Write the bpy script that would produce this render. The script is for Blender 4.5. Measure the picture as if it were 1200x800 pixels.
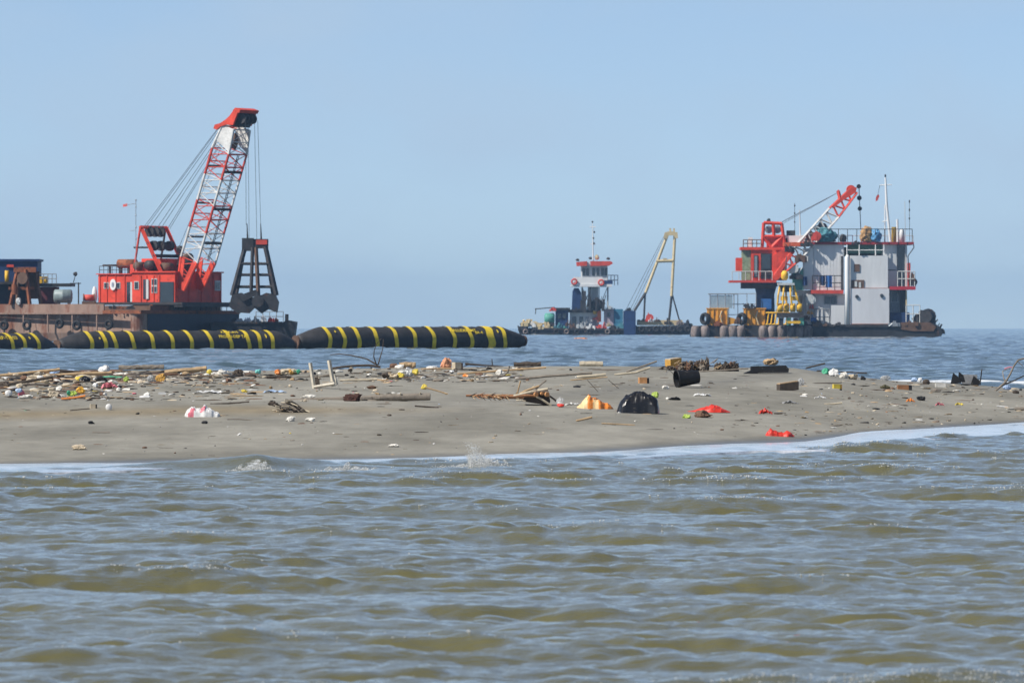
import bpy, math, random
import numpy as np
from mathutils import Vector, Matrix, noise as mnoise

for o in list(bpy.data.objects):
    bpy.data.objects.remove(o)
scene = bpy.context.scene
col = scene.collection

# ---------------------------------------------------------------- camera
F = 8000.0          # focal length in pixels of the 1200 px wide photograph
CAM_H = 1.15        # the photographer sits low, in a small boat
HOR = 383.0         # horizon row in the photograph
cam = bpy.data.cameras.new('camera')
cam_ob = bpy.data.objects.new('camera', cam)
col.objects.link(cam_ob)
cam.sensor_width = 36.0
cam.lens = F * 36.0 / 1200.0
cam.clip_start = 1.0
cam.clip_end = 60000.0
cam_ob.location = (0, 0, CAM_H)
cam_ob.rotation_euler = (math.radians(90) - (400 - HOR) / F, 0, 0)
cam.dof.use_dof = True
cam.dof.focus_distance = 92.0
cam.dof.aperture_fstop = 18.0
scene.camera = cam_ob

# ---------------------------------------------------------------- sky and sun
TO_SUN = Vector((-0.62, -0.33, 0.72)).normalized()
world = bpy.data.worlds.new('World')
scene.world = world
world.use_nodes = True
wn = world.node_tree.nodes
wl = world.node_tree.links
for n in list(wn):
    wn.remove(n)
w_out = wn.new('ShaderNodeOutputWorld')
w_bg = wn.new('ShaderNodeBackground')
w_sky = wn.new('ShaderNodeTexSky')
w_sky.sky_type = 'NISHITA'
w_sky.sun_disc = False
w_sky.sun_elevation = math.asin(TO_SUN.z)
w_sky.sun_rotation = math.atan2(TO_SUN.x, TO_SUN.y)
w_sky.air_density = 0.5
w_sky.dust_density = 0.0
w_sky.ozone_density = 4.0
w_mul = wn.new('ShaderNodeMix'); w_mul.data_type = 'RGBA'; w_mul.blend_type = 'MULTIPLY'
w_mul.inputs[0].default_value = 1.0
w_mul.inputs[7].default_value = (1.06, 1.04, 1.05, 1)
# thin high cloud veil
w_tc = wn.new('ShaderNodeTexCoord')
w_map = wn.new('ShaderNodeMapping'); w_map.inputs['Scale'].default_value = (1.0, 1.0, 1.9)
w_noise = wn.new('ShaderNodeTexNoise'); w_noise.inputs['Scale'].default_value = 22.0
w_noise.inputs['Detail'].default_value = 4.0; w_noise.inputs['Roughness'].default_value = 0.5
w_ramp = wn.new('ShaderNodeValToRGB')
w_ramp.color_ramp.elements[0].position = 0.40; w_ramp.color_ramp.elements[0].color = (0.30, 0.30, 0.30, 1)
w_ramp.color_ramp.elements[1].position = 0.75; w_ramp.color_ramp.elements[1].color = (0.95, 0.95, 0.95, 1)
w_cl = wn.new('ShaderNodeMix'); w_cl.data_type = 'RGBA'
w_cl.inputs[7].default_value = (4.4, 5.75, 7.35, 1)
wl.new(w_tc.outputs['Generated'], w_map.inputs[0]); wl.new(w_map.outputs[0], w_noise.inputs['Vector'])
wl.new(w_noise.outputs['Fac'], w_ramp.inputs[0])
wl.new(w_sky.outputs[0], w_mul.inputs[6])
# the veil thins out with height above the horizon
w_sep = wn.new('ShaderNodeSeparateXYZ'); wl.new(w_tc.outputs['Generated'], w_sep.inputs[0])
w_fall = wn.new('ShaderNodeMapRange'); w_fall.interpolation_type = 'SMOOTHSTEP'
w_fall.inputs[1].default_value = 0.0; w_fall.inputs[2].default_value = 0.55
w_fall.inputs[3].default_value = 1.0; w_fall.inputs[4].default_value = 0.12
wl.new(w_sep.outputs['Z'], w_fall.inputs[0])
w_fm = wn.new('ShaderNodeMath'); w_fm.operation = 'MULTIPLY'
wl.new(w_ramp.outputs[0], w_fm.inputs[0]); wl.new(w_fall.outputs[0], w_fm.inputs[1])
wl.new(w_mul.outputs[2], w_cl.inputs[6]); wl.new(w_fm.outputs[0], w_cl.inputs[0])
wl.new(w_cl.outputs[2], w_bg.inputs['Color'])
w_bg.inputs['Strength'].default_value = 0.071
wl.new(w_bg.outputs[0], w_out.inputs['Surface'])

sun = bpy.data.lights.new('sun', 'SUN')
sun.energy = 3.6
sun.angle = math.radians(0.53)
sun.color = (1.0, 0.95, 0.87)
sun_ob = bpy.data.objects.new('sun', sun)
col.objects.link(sun_ob)
sun_ob.location = (-60, 0, 80)
sun_ob.rotation_euler = (-TO_SUN).to_track_quat('-Z', 'Y').to_euler()

scene.render.engine = 'CYCLES'
scene.view_settings.view_transform = 'Standard'
scene.view_settings.look = 'None'
scene.view_settings.exposure = 0.58
scene.view_settings.gamma = 1.0
scene.view_settings.use_curve_mapping = False

# ---------------------------------------------------------------- helpers
rng = random.Random(7)

def mat(name, c, rough=0.6, metal=0.0, var=0.25, scale=3.0, rust=0.0, rust_col=(0.13, 0.05, 0.025),
        streak=1.0, bump=0.0, spec=0.4, trans=0.0, alpha=1.0):
    """painted / weathered surface: base colour with grain, grime and optional rust or dirt patches"""
    m = bpy.data.materials.get(name)
    if m:
        return m
    m = bpy.data.materials.new(name)
    m.use_nodes = True
    nt = m.node_tree
    N, L = nt.nodes, nt.links
    b = N['Principled BSDF']
    b.inputs['Roughness'].default_value = rough
    b.inputs['Metallic'].default_value = metal
    b.inputs['Specular IOR Level'].default_value = spec
    b.inputs['Transmission Weight'].default_value = trans
    b.inputs['Alpha'].default_value = alpha
    tc = N.new('ShaderNodeTexCoord')
    mp = N.new('ShaderNodeMapping'); mp.inputs['Scale'].default_value = (1, 1, streak)
    L.new(tc.outputs['Object'], mp.inputs[0])
    n1 = N.new('ShaderNodeTexNoise'); n1.inputs['Scale'].default_value = scale
    n1.inputs['Detail'].default_value = 6; n1.inputs['Roughness'].default_value = 0.65
    L.new(mp.outputs[0], n1.inputs['Vector'])
    r1 = N.new('ShaderNodeMapRange'); r1.inputs[1].default_value = 0.3; r1.inputs[2].default_value = 0.7
    r1.inputs[3].default_value = 1 - var; r1.inputs[4].default_value = 1 + var * 0.6
    L.new(n1.outputs['Fac'], r1.inputs[0])
    mx = N.new('ShaderNodeMix'); mx.data_type = 'RGBA'; mx.blend_type = 'MULTIPLY'; mx.inputs[0].default_value = 1
    mx.inputs[6].default_value = (*c, 1)
    L.new(r1.outputs[0], mx.inputs[7])
    out = mx.outputs[2]
    if rust > 0:
        n2 = N.new('ShaderNodeTexNoise'); n2.inputs['Scale'].default_value = scale * 1.7
        n2.inputs['Detail'].default_value = 8; n2.inputs['Roughness'].default_value = 0.7
        mp2 = N.new('ShaderNodeMapping'); mp2.inputs['Location'].default_value = (3.1, 7.7, 1.3)
        mp2.inputs['Scale'].default_value = (1, 1, streak)
        L.new(tc.outputs['Object'], mp2.inputs[0]); L.new(mp2.outputs[0], n2.inputs['Vector'])
        r2 = N.new('ShaderNodeMapRange'); t = 0.72 - 0.4 * rust
        r2.inputs[1].default_value = t; r2.inputs[2].default_value = t + 0.1
        L.new(n2.outputs['Fac'], r2.inputs[0])
        m2 = N.new('ShaderNodeMix'); m2.data_type = 'RGBA'; m2.inputs[7].default_value = (*rust_col, 1)
        L.new(r2.outputs[0], m2.inputs[0]); L.new(out, m2.inputs[6])
        out = m2.outputs[2]
    L.new(out, b.inputs['Base Color'])
    if bump > 0:
        bp = N.new('ShaderNodeBump'); bp.inputs['Strength'].default_value = bump
        bp.inputs['Distance'].default_value = 0.02
        L.new(n1.outputs['Fac'], bp.inputs['Height']); L.new(bp.outputs[0], b.inputs['Normal'])
    return m

ORIGIN = {}

class MB:
    """collects shapes in world coordinates; build() links them as one mesh object"""
    def __init__(self):
        self.v = []; self.f = []
    def add(self, verts, faces):
        n = len(self.v)
        self.v.extend([tuple(p) for p in verts])
        self.f.extend([tuple(i + n for i in f) for f in faces])
        return self
    def hexa(self, c):
        return self.add(c, [(0, 3, 2, 1), (4, 5, 6, 7), (0, 1, 5, 4), (1, 2, 6, 5), (2, 3, 7, 6), (3, 0, 4, 7)])
    def box(self, lo, hi):
        (a, b, c), (d, e, f) = lo, hi
        return self.hexa([(a, b, c), (d, b, c), (d, e, c), (a, e, c), (a, b, f), (d, b, f), (d, e, f), (a, e, f)])
    def tube(self, pts, rad, n=6, cap=True, jit=0.0):
        pts = [Vector(p) for p in pts]
        if not hasattr(rad, '__len__'):
            rad = [rad] * len(pts)
        base = len(self.v)
        ref = None
        for i, p in enumerate(pts):
            t = (pts[min(i + 1, len(pts) - 1)] - pts[max(i - 1, 0)]).normalized()
            if ref is None:
                ref = Vector((0, 0, 1)) if abs(t.z) < 0.9 else Vector((1, 0, 0))
            s = t.cross(ref).normalized(); r2 = s.cross(t).normalized()
            ref = r2
            for k in range(n):
                a = 2 * math.pi * k / n
                r = rad[i] * (1 + (rng.random() - 0.5) * jit)
                self.v.append(tuple(p + (s * math.cos(a) + r2 * math.sin(a)) * r))
        for i in range(len(pts) - 1):
            for k in range(n):
                a = base + i * n + k; b = base + i * n + (k + 1) % n
                self.f.append((a, b, b + n, a + n))
        if cap:
            self.f.append(tuple(base + k for k in reversed(range(n))))
            self.f.append(tuple(base + (len(pts) - 1) * n + k for k in range(n)))
        return self
    def bar(self, p, q, r, n=4):
        return self.tube([p, q], r, n)
    def prism(self, poly, d):
        """poly: list of world points (one plane), extruded by vector d"""
        n = len(poly); d = Vector(d)
        vs = [Vector(p) for p in poly] + [Vector(p) + d for p in poly]
        fs = [tuple(range(n)), tuple(reversed(range(n, 2 * n)))]
        for i in range(n):
            j = (i + 1) % n
            fs.append((i, i + n, j + n, j))
        return self.add(vs, fs)
    def blob(self, c, r, sub=2, amp=0.2, fr=1.5, flat=None, seed=0.0, ridge=False):
        """uneven lump: subdivided icosphere pushed by noise; r = (rx, ry, rz)"""
        vs, fs = ico(sub)
        c = Vector(c); out = []
        for v in vs:
            q = v * fr + Vector((seed, seed * 1.7, -seed))
            n = mnoise.noise(q) + 0.5 * mnoise.noise(q * 2.3)
            if ridge:
                n = 0.6 - 2.0 * abs(mnoise.noise(q)) - 0.9 * abs(mnoise.noise(q * 2.1))
            s = 1 + amp * n
            p = Vector((v.x * r[0] * s, v.y * r[1] * s, v.z * r[2] * s))
            if flat is not None and p.z < -flat:
                p.z = -flat + (p.z + flat) * 0.1
            out.append(c + p)
        return self.add(out, fs)
    def crumple(self, c, r, seed=0, sub=3, planes=16, tight=0.62, amp=0.10, flat=None):
        """creased, faceted lump: a sphere pressed flat by random planes, then wrinkled"""
        rr = random.Random(int(seed * 1000) + 17)
        pl = []
        for _ in range(planes):
            n = Vector((rr.gauss(0, 1), rr.gauss(0, 1), rr.gauss(0, .8))).normalized()
            pl.append((n, rr.uniform(tight, 0.97)))
        vs, fs = ico(sub); c = Vector(c); out = []
        for v in vs:
            p = v.copy()
            for n, o in pl:
                e = p.dot(n) - o
                if e > 0: p = p - n * e
            q = p * 3.1 + Vector((seed, -seed, seed * .5))
            p = p * (1 + amp * (mnoise.noise(q) + .6 * mnoise.noise(q * 2.7)))
            p = Vector((p.x * r[0], p.y * r[1], p.z * r[2]))
            if flat is not None and p.z < -flat: p.z = -flat + (p.z + flat) * .1
            out.append(c + p)
        return self.add(out, fs)
    def clutter(self, c, w, h, dep, seed=0, n=11):
        """pile of odd gear: boxes, pipes and coils stacked inside w x dep x h"""
        rr = random.Random(int(seed * 100) + 5); c = Vector(c)
        for i in range(n):
            x = rr.uniform(-.5, .5) * w; y = rr.uniform(-.4, .4) * dep
            top = h * (1 - abs(x) / w * 1.3) * rr.uniform(.45, 1.0)
            t = rr.random()
            if t < .55:
                a = w * rr.uniform(.06, .17); b = dep * rr.uniform(.08, .2)
                self.box((c.x + x - a, c.y + y - b, c.z - .02 * h), (c.x + x + a, c.y + y + b, c.z + top))
            elif t < .85:
                p = c + Vector((x, y, 0)); q = c + Vector((x + rr.uniform(-.35, .35) * w, y + rr.uniform(-.2, .2) * dep, top * 1.05))
                self.tube([p, q], w * rr.uniform(.03, .07), 6)
            else:
                self.tube([c + Vector((x, y - dep * .1, top * .5)), c + Vector((x, y + dep * .1, top * .5))], max(top * .5, .01), 12)
        return self
    def build(self, name, m, parent=None, smooth=False, kind=None, origin=None):
        if parent is not None:
            o0 = ORIGIN[parent.name]
        elif origin is not None:
            o0 = Vector(origin)
        else:
            a = np.array(self.v); o0 = Vector(((a[:, 0].min() + a[:, 0].max()) / 2, (a[:, 1].min() + a[:, 1].max()) / 2, a[:, 2].min()))
        me = bpy.data.meshes.new(name)
        me.from_pydata([(p[0] - o0[0], p[1] - o0[1], p[2] - o0[2]) for p in self.v], [], self.f)
        ms = m if isinstance(m, (list, tuple)) else [m]
        for q in ms:
            me.materials.append(q)
        if smooth:
            me.polygons.foreach_set('use_smooth', [True] * len(me.polygons))
        me.update()
        ob = bpy.data.objects.new(name, me)
        col.objects.link(ob)
        if parent is not None:
            ob.parent = parent
        else:
            ob.location = o0
        ORIGIN[ob.name] = Vector(o0)
        if kind:
            ob['kind'] = kind
        return ob

_ico = {}
def ico(sub):
    if sub in _ico:
        return _ico[sub]
    t = (1 + 5 ** 0.5) / 2
    vs = [Vector(v).normalized() for v in [(-1, t, 0), (1, t, 0), (-1, -t, 0), (1, -t, 0), (0, -1, t), (0, 1, t), (0, -1, -t), (0, 1, -t), (t, 0, -1), (t, 0, 1), (-t, 0, -1), (-t, 0, 1)]]
    fs = [(0, 11, 5), (0, 5, 1), (0, 1, 7), (0, 7, 10), (0, 10, 11), (1, 5, 9), (5, 11, 4), (11, 10, 2), (10, 7, 6), (7, 1, 8), (3, 9, 4), (3, 4, 2), (3, 2, 6), (3, 6, 8), (3, 8, 9), (4, 9, 5), (2, 4, 11), (6, 2, 10), (8, 6, 7), (9, 8, 1)]
    for _ in range(sub):
        cache = {}; nf = []
        def mid(a, b):
            k = (min(a, b), max(a, b))
            if k not in cache:
                vs.append(((vs[a] + vs[b]) / 2).normalized()); cache[k] = len(vs) - 1
            return cache[k]
        for a, b, c in fs:
            ab, bc, ca = mid(a, b), mid(b, c), mid(c, a)
            nf += [(a, ab, ca), (b, bc, ab), (c, ca, bc), (ab, bc, ca)]
        fs = nf
    _ico[sub] = (vs, fs)
    return _ico[sub]

def tag(o, label=None, cat=None, group=None, kind=None):
    if label: o['label'] = label
    if cat: o['category'] = cat
    if group: o['group'] = group
    if kind: o['kind'] = kind
    return o

def thing(name, label, cat, loc, group=None):
    o = bpy.data.objects.new(name, None)
    o.empty_display_size = 0.5
    col.objects.link(o)
    o.location = loc
    ORIGIN[o.name] = Vector(loc)
    return tag(o, label, cat, group)

def at(px, py, d):
    """point at distance d whose direction is that of photo pixel (px, py)"""
    return Vector(((px - 600) / F * d, d, CAM_H - (py - HOR) / F * d))

# ---------------------------------------------------------------- wave fields (random-phase spectra)
def wave_tile(n, L, peak, spread, seed, slope, wdir=(0.25, -1.0), power=4.0, cut=None):
    r = np.random.default_rng(seed)
    k1 = np.fft.fftfreq(n, L / n) * 2 * np.pi
    kx, ky = np.meshgrid(k1, k1, indexing='ij')
    k = np.sqrt(kx ** 2 + ky ** 2); k[0, 0] = 1e-6
    kp = 2 * np.pi / peak
    w = np.array(wdir) / np.hypot(*wdir)
    cosd = (kx * w[0] + ky * w[1]) / k
    S = k ** (-power) * np.exp(-1.2 * (kp / k) ** 2) * (np.abs(cosd) ** spread + 0.03)
    if cut: S *= np.exp(-(k * cut) ** 2)
    S[0, 0] = 0
    A = np.sqrt(S) * (r.standard_normal((n, n)) + 1j * r.standard_normal((n, n)))
    A[cosd < 0] *= 0.15
    h = np.fft.ifft2(A)
    sx = np.fft.ifft2(1j * kx * A).real; sy = np.fft.ifft2(1j * ky * A).real
    s = slope / np.sqrt((sx ** 2 + sy ** 2).mean())
    dx = np.fft.ifft2(1j * kx / k * A).real * s; dy = np.fft.ifft2(1j * ky / k * A).real * s
    return (h.real * s, dx, dy, L, n)

def sample(tile, x, y, which=0):
    L, n = tile[3], tile[4]
    a = tile[which]
    u = (x / L * n) % n; v = (y / L * n) % n
    i = np.floor(u).astype(int); j = np.floor(v).astype(int)
    fu = u - i; fv = v - j
    i %= n; j %= n
    i2 = (i + 1) % n; j2 = (j + 1) % n
    return a[i, j] * (1 - fu) * (1 - fv) + a[i2, j] * fu * (1 - fv) + a[i, j2] * (1 - fu) * fv + a[i2, j2] * fu * fv

def grid_object(name, X, Y, Z, m, kind='structure', attrs=None):
    r, c = X.shape
    co = np.stack([X, Y, Z], -1).reshape(-1, 3).astype(np.float32)
    idx = np.arange(r * c).reshape(r, c)
    q = np.stack([idx[:-1, :-1], idx[:-1, 1:], idx[1:, 1:], idx[1:, :-1]], -1).reshape(-1, 4).astype(np.int32)
    me = bpy.data.meshes.new(name)
    me.vertices.add(len(co)); me.vertices.foreach_set('co', co.ravel())
    me.loops.add(q.size); me.loops.foreach_set('vertex_index', q.ravel())
    me.polygons.add(len(q)); me.polygons.foreach_set('loop_start', np.arange(0, q.size, 4, dtype=np.int32))
    me.polygons.foreach_set('loop_total', np.full(len(q), 4, dtype=np.int32))
    me.update(calc_edges=True)
    me.polygons.foreach_set('use_smooth', np.ones(len(q), dtype=bool))
    for k, a in (attrs or {}).items():
        at_ = me.attributes.new(k, 'FLOAT', 'POINT')
        at_.data.foreach_set('value', a.ravel().astype(np.float32))
    me.materials.append(m)
    o = bpy.data.objects.new(name, me)
    col.objects.link(o)
    o['kind'] = kind
    return o

def lerp_tab(x, xs, ys):
    return np.interp(x, xs, ys)

# ---------------------------------------------------------------- sandbar
def shore_y(x):
    """distance of the near waterline at lateral position x"""
    return lerp_tab(x, [-30, -9, -4.34, -2.0, 0, 1.1, 2.08, 2.9, 3.65, 4.8, 6.1, 9, 30],
                       [53.5, 55.3, 56.3, 57.9, 60.4, 62.8, 65.8, 68.0, 72.4, 77.0, 81.0, 86, 95])

CREST = 105.0
def crest_z(x):
    px = 600 + x * F / CREST
    py = lerp_tab(px, [-400, 0, 130, 300, 450, 600, 700, 850, 930, 985, 1040, 1100, 1200, 1500],
                      [440, 438, 434, 434, 431, 429, 429, 431, 431, 439, 446, 448, 455, 462])
    return CAM_H - (py - HOR) / F * CREST

sand_lo = wave_tile(256, 40.0, 9.0, 0.0, 11, 0.007, power=4.5)
sand_hi = wave_tile(512, 24.0, 1.6, 1.0, 12, 0.045, wdir=(0.1, -1), power=4.0)

def scarp(x, y):
    """the little wave-cut step on the left half of the bar (0 in front, 1 behind)"""
    ys = 71.5 + 1.6 * np.clip((x + 5.5) / 3, -1, 4) + 0.5 * np.sin(x * 1.3)
    t = np.clip((y - ys) / 4.0, 0, 1)
    fade = np.clip((-0.2 - x) / 2.2, 0, 1)
    return t * t * (3 - 2 * t), fade

def sand_z(x, y):
    x = np.asarray(x, float); y = np.asarray(y, float)
    ys = shore_y(x); zc = crest_z(x)
    t = (y - ys) / (CREST - ys)
    tc = np.clip(t, 0, 1)
    up = zc * (0.62 * tc + 0.38 * (1 - (1 - tc) ** 2))
    s, fade = scarp(x, y)
    up = up + fade * 0.075 * (s - 0.55) * np.clip(tc * 6, 0, 1) * np.clip((1 - tc) * 6, 0, 1)
    front = (y - ys) * 0.018
    back = zc - np.maximum(y - CREST, 0) ** 1.5 * 0.022
    z = np.where(t < 0, front, np.where(t > 1, back, up))
    amp = np.clip(np.abs(t) * 5, 0, 1) * np.where(t > 0, 1, 0)
    z = z + amp * (sample(sand_lo, x, y) * 0.6 + sample(sand_hi, x, y) * 0.55)
    return z

def ground(px, py, lo=55.0, hi=112.0):
    """first point of the sand seen through photo pixel (px, py)"""
    d = np.arange(lo, hi, 0.04)
    x = (px - 600) / F * d
    z = CAM_H - (py - HOR) / F * d
    hit = np.nonzero(sand_z(x, d) >= z)[0]
    i = hit[0] if len(hit) else int(np.argmin(np.abs(d - CREST)))
    return Vector((x[i], d[i], float(sand_z(x[i], d[i]))))
# ---------------------------------------------------------------- sand, sea
def sand_material():
    m = bpy.data.materials.new('sand'); m.use_nodes = True
    nt = m.node_tree; N, L = nt.nodes, nt.links
    b = N['Principled BSDF']; b.inputs['Roughness'].default_value = 0.85
    b.inputs['Specular IOR Level'].default_value = 0.25
    tc = N.new('ShaderNodeTexCoord')
    def noise(scale, detail=5, sc=(1, 1, 1)):
        mp = N.new('ShaderNodeMapping'); mp.inputs['Scale'].default_value = sc
        L.new(tc.outputs['Object'], mp.inputs[0])
        n = N.new('ShaderNodeTexNoise'); n.inputs['Scale'].default_value = scale
        n.inputs['Detail'].default_value = detail; n.inputs['Roughness'].default_value = 0.6
        L.new(mp.outputs[0], n.inputs['Vector']); return n
    n1 = noise(0.55, 6, (1, 0.22, 1)); n2 = noise(4.0, 8, (1, 0.3, 1)); n3 = noise(60.0, 3, (1, .4, 1))
    r = N.new('ShaderNodeValToRGB')
    r.color_ramp.elements[0].position = 0.36; r.color_ramp.elements[0].color = (0.207, 0.195, 0.159, 1)
    r.color_ramp.elements[1].position = 0.62; r.color_ramp.elements[1].color = (0.322, 0.304, 0.254, 1)
    L.new(n1.outputs['Fac'], r.inputs[0])
    tan = N.new('ShaderNodeMix'); tan.data_type = 'RGBA'; tan.inputs[7].default_value = (0.275, 0.215, 0.125, 1)
    at1 = N.new('ShaderNodeAttribute'); at1.attribute_name = 'bank'
    L.new(at1.outputs['Fac'], tan.inputs[0]); L.new(r.outputs[0], tan.inputs[6])
    wet = N.new('ShaderNodeMix'); wet.data_type = 'RGBA'; wet.inputs[7].default_value = (0.135, 0.128, 0.108, 1)
    at2 = N.new('ShaderNodeAttribute'); at2.attribute_name = 'wet'
    L.new(at2.outputs['Fac'], wet.inputs[0]); L.new(tan.outputs[2], wet.inputs[6])
    mr = N.new('ShaderNodeMapRange'); mr.inputs[1].default_value = 0.3; mr.inputs[2].default_value = 0.7
    mr.inputs[3].default_value = 0.84; mr.inputs[4].default_value = 1.1
    L.new(n2.outputs['Fac'], mr.inputs[0])
    mul = N.new('ShaderNodeMix'); mul.data_type = 'RGBA'; mul.blend_type = 'MULTIPLY'; mul.inputs[0].default_value = 1
    L.new(wet.outputs[2], mul.inputs[6]); L.new(mr.outputs[0], mul.inputs[7])
    L.new(mul.outputs[2], b.inputs['Base Color'])
    rr = N.new('ShaderNodeMapRange'); rr.inputs[3].default_value = 0.9; rr.inputs[4].default_value = 0.22
    L.new(at2.outputs['Fac'], rr.inputs[0]); L.new(rr.outputs[0], b.inputs['Roughness'])
    add = N.new('ShaderNodeMath'); add.operation = 'ADD'
    L.new(n2.outputs['Fac'], add.inputs[0]); L.new(n3.outputs['Fac'], add.inputs[1])
    bp = N.new('ShaderNodeBump'); bp.inputs['Strength'].default_value = 0.5; bp.inputs['Distance'].default_value = 0.012
    L.new(add.outputs[0], bp.inputs['Height']); L.new(bp.outputs[0], b.inputs['Normal'])
    return m

xs = np.linspace(-15, 15, 420)
ysr = np.concatenate([np.linspace(50, 90, 300), np.linspace(90.2, 126, 130)])
X, Y = np.meshgrid(xs, ysr)
Zs = sand_z(X, Y)
s_, fd_ = scarp(X, Y)
bank = np.exp(-((s_ - 0.5) / 0.33) ** 2) * fd_ * (s_ > 0.02) * (s_ < 0.98)
bank = np.clip(bank * (0.85 + 6 * sample(sand_hi, X, Y)), 0, 1) * 0.8
dist = Y - shore_y(X)
wetm = np.clip(1 - (dist - 0.6 - 30 * sample(sand_lo, X * 2.0, Y * .3)) / 1.6, 0, 1)
lowline = np.clip(1 - np.abs(dist - 20 - 6 * np.sin(X * 0.45)) / 5, 0, 1) * 0.35
sandbar = grid_object('sandbar', X, Y, Zs, sand_material(), attrs={'bank': bank, 'wet': np.clip(wetm * 0.85 + lowline * np.clip((X + 3) / 4, 0, 1), 0, 1)})

def water_material(name, body, rough, bscale, bstr, foam_col=(0.75, 0.78, 0.8), fine=9.0):
    m = bpy.data.materials.new(name); m.use_nodes = True
    nt = m.node_tree; N, L = nt.nodes, nt.links
    b = N['Principled BSDF']
    b.inputs['IOR'].default_value = 1.333
    tc = N.new('ShaderNodeTexCoord')
    mp = N.new('ShaderNodeMapping'); mp.inputs['Scale'].default_value = (1, 1.6, 1)
    L.new(tc.outputs['Object'], mp.inputs[0])
    n1 = N.new('ShaderNodeTexNoise'); n1.inputs['Scale'].default_value = bscale; n1.inputs['Detail'].default_value = 4
    n2 = N.new('ShaderNodeTexNoise'); n2.inputs['Scale'].default_value = 0.25; n2.inputs['Detail'].default_value = 3
    L.new(mp.outputs[0], n1.inputs['Vector']); L.new(tc.outputs['Object'], n2.inputs['Vector'])
    bp = N.new('ShaderNodeBump'); bp.inputs['Strength'].default_value = bstr; bp.inputs['Distance'].default_value = 1.0 / bscale * 0.25
    L.new(n1.outputs['Fac'], bp.inputs['Height']); L.new(bp.outputs[0], b.inputs['Normal'])
    c = N.new('ShaderNodeMix'); c.data_type = 'RGBA'
    c.inputs[6].default_value = (*[q * 0.8 for q in body], 1); c.inputs[7].default_value = (*[q * 1.25 for q in body], 1)
    L.new(n2.outputs['Fac'], c.inputs[0])
    fo = N.new('ShaderNodeAttribute'); fo.attribute_name = 'foam'
    fn = N.new('ShaderNodeTexNoise'); fn.inputs['Scale'].default_value = fine; fn.inputs['Detail'].default_value = 6
    fn.inputs['Roughness'].default_value = 0.7
    mpf = N.new('ShaderNodeMapping'); mpf.inputs['Scale'].default_value = (1, 0.35, 1)
    L.new(tc.outputs['Object'], mpf.inputs[0]); L.new(mpf.outputs[0], fn.inputs['Vector'])
    ad = N.new('ShaderNodeMath'); ad.operation = 'ADD'
    L.new(fo.outputs['Fac'], ad.inputs[0]); L.new(fn.outputs['Fac'], ad.inputs[1])
    fr = N.new('ShaderNodeMapRange'); fr.inputs[1].default_value = 0.98; fr.inputs[2].default_value = 1.16
    L.new(ad.outputs[0], fr.inputs[0])
    fm = N.new('ShaderNodeMix'); fm.data_type = 'RGBA'; fm.inputs[7].default_value = (*foam_col, 1)
    L.new(fr.outputs[0], fm.inputs[0]); L.new(c.outputs[2], fm.inputs[6])
    L.new(fm.outputs[2], b.inputs['Base Color'])
    rm = N.new('ShaderNodeMapRange'); rm.inputs[3].default_value = rough; rm.inputs[4].default_value = 0.6
    L.new(fr.outputs[0], rm.inputs[0]); L.new(rm.outputs[0], b.inputs['Roughness'])
    return m

# foreground: short muddy chop between the boat and the bar
chop = wave_tile(1024, 45.0, 0.74, 0.9, 21, 0.190, wdir=(0.35, 1.0), power=3.6, cut=0.008)
ripple = wave_tile(512, 11.7, 0.26, 0.8, 22, 0.135, wdir=(-0.25, 1.0), power=3.8)
swell = wave_tile(256, 83.0, 3.4, 3.0, 23, 0.035, wdir=(0.05, 1.0))
roller = wave_tile(512, 70.0, 2.1, 2.0, 24, 0.055, wdir=(0.12, 1.0), power=5.0)
wmat = water_material('muddy_water', (0.122, 0.112, 0.045), 0.02, 18.0, 0.42)
rows = []; d = 13.0
while d < 92:
    rows.append(d); d += 0.045 + 0.0011 * max(d - 20, 0)
rows = np.array(rows)
u = np.linspace(-1, 1, 620)
Yg, U = np.meshgrid(rows, u, indexing='ij')
Xg = U * (0.078 * Yg + 4.5)
depth = np.clip((shore_y(Xg) - Yg) / 7.0, 0.0, 1)
amp = 0.18 + 0.82 * depth
hh = sample(chop, Xg, Yg) + sample(swell, Xg, Yg) + sample(roller, Xg, Yg)
group_ = 1 + 0.65 * np.tanh(60 * sample(swell, Xg * 0.7 + 9, Yg * 0.7))
Zg = amp * (hh * group_) + amp * sample(ripple, Xg, Yg) * 0.9
X2 = Xg - amp * 1.0 * sample(chop, Xg, Yg, 1); Y2 = Yg - amp * (1.0 * sample(chop, Xg, Yg, 2) + 1.2 * sample(roller, Xg, Yg, 2))
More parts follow.
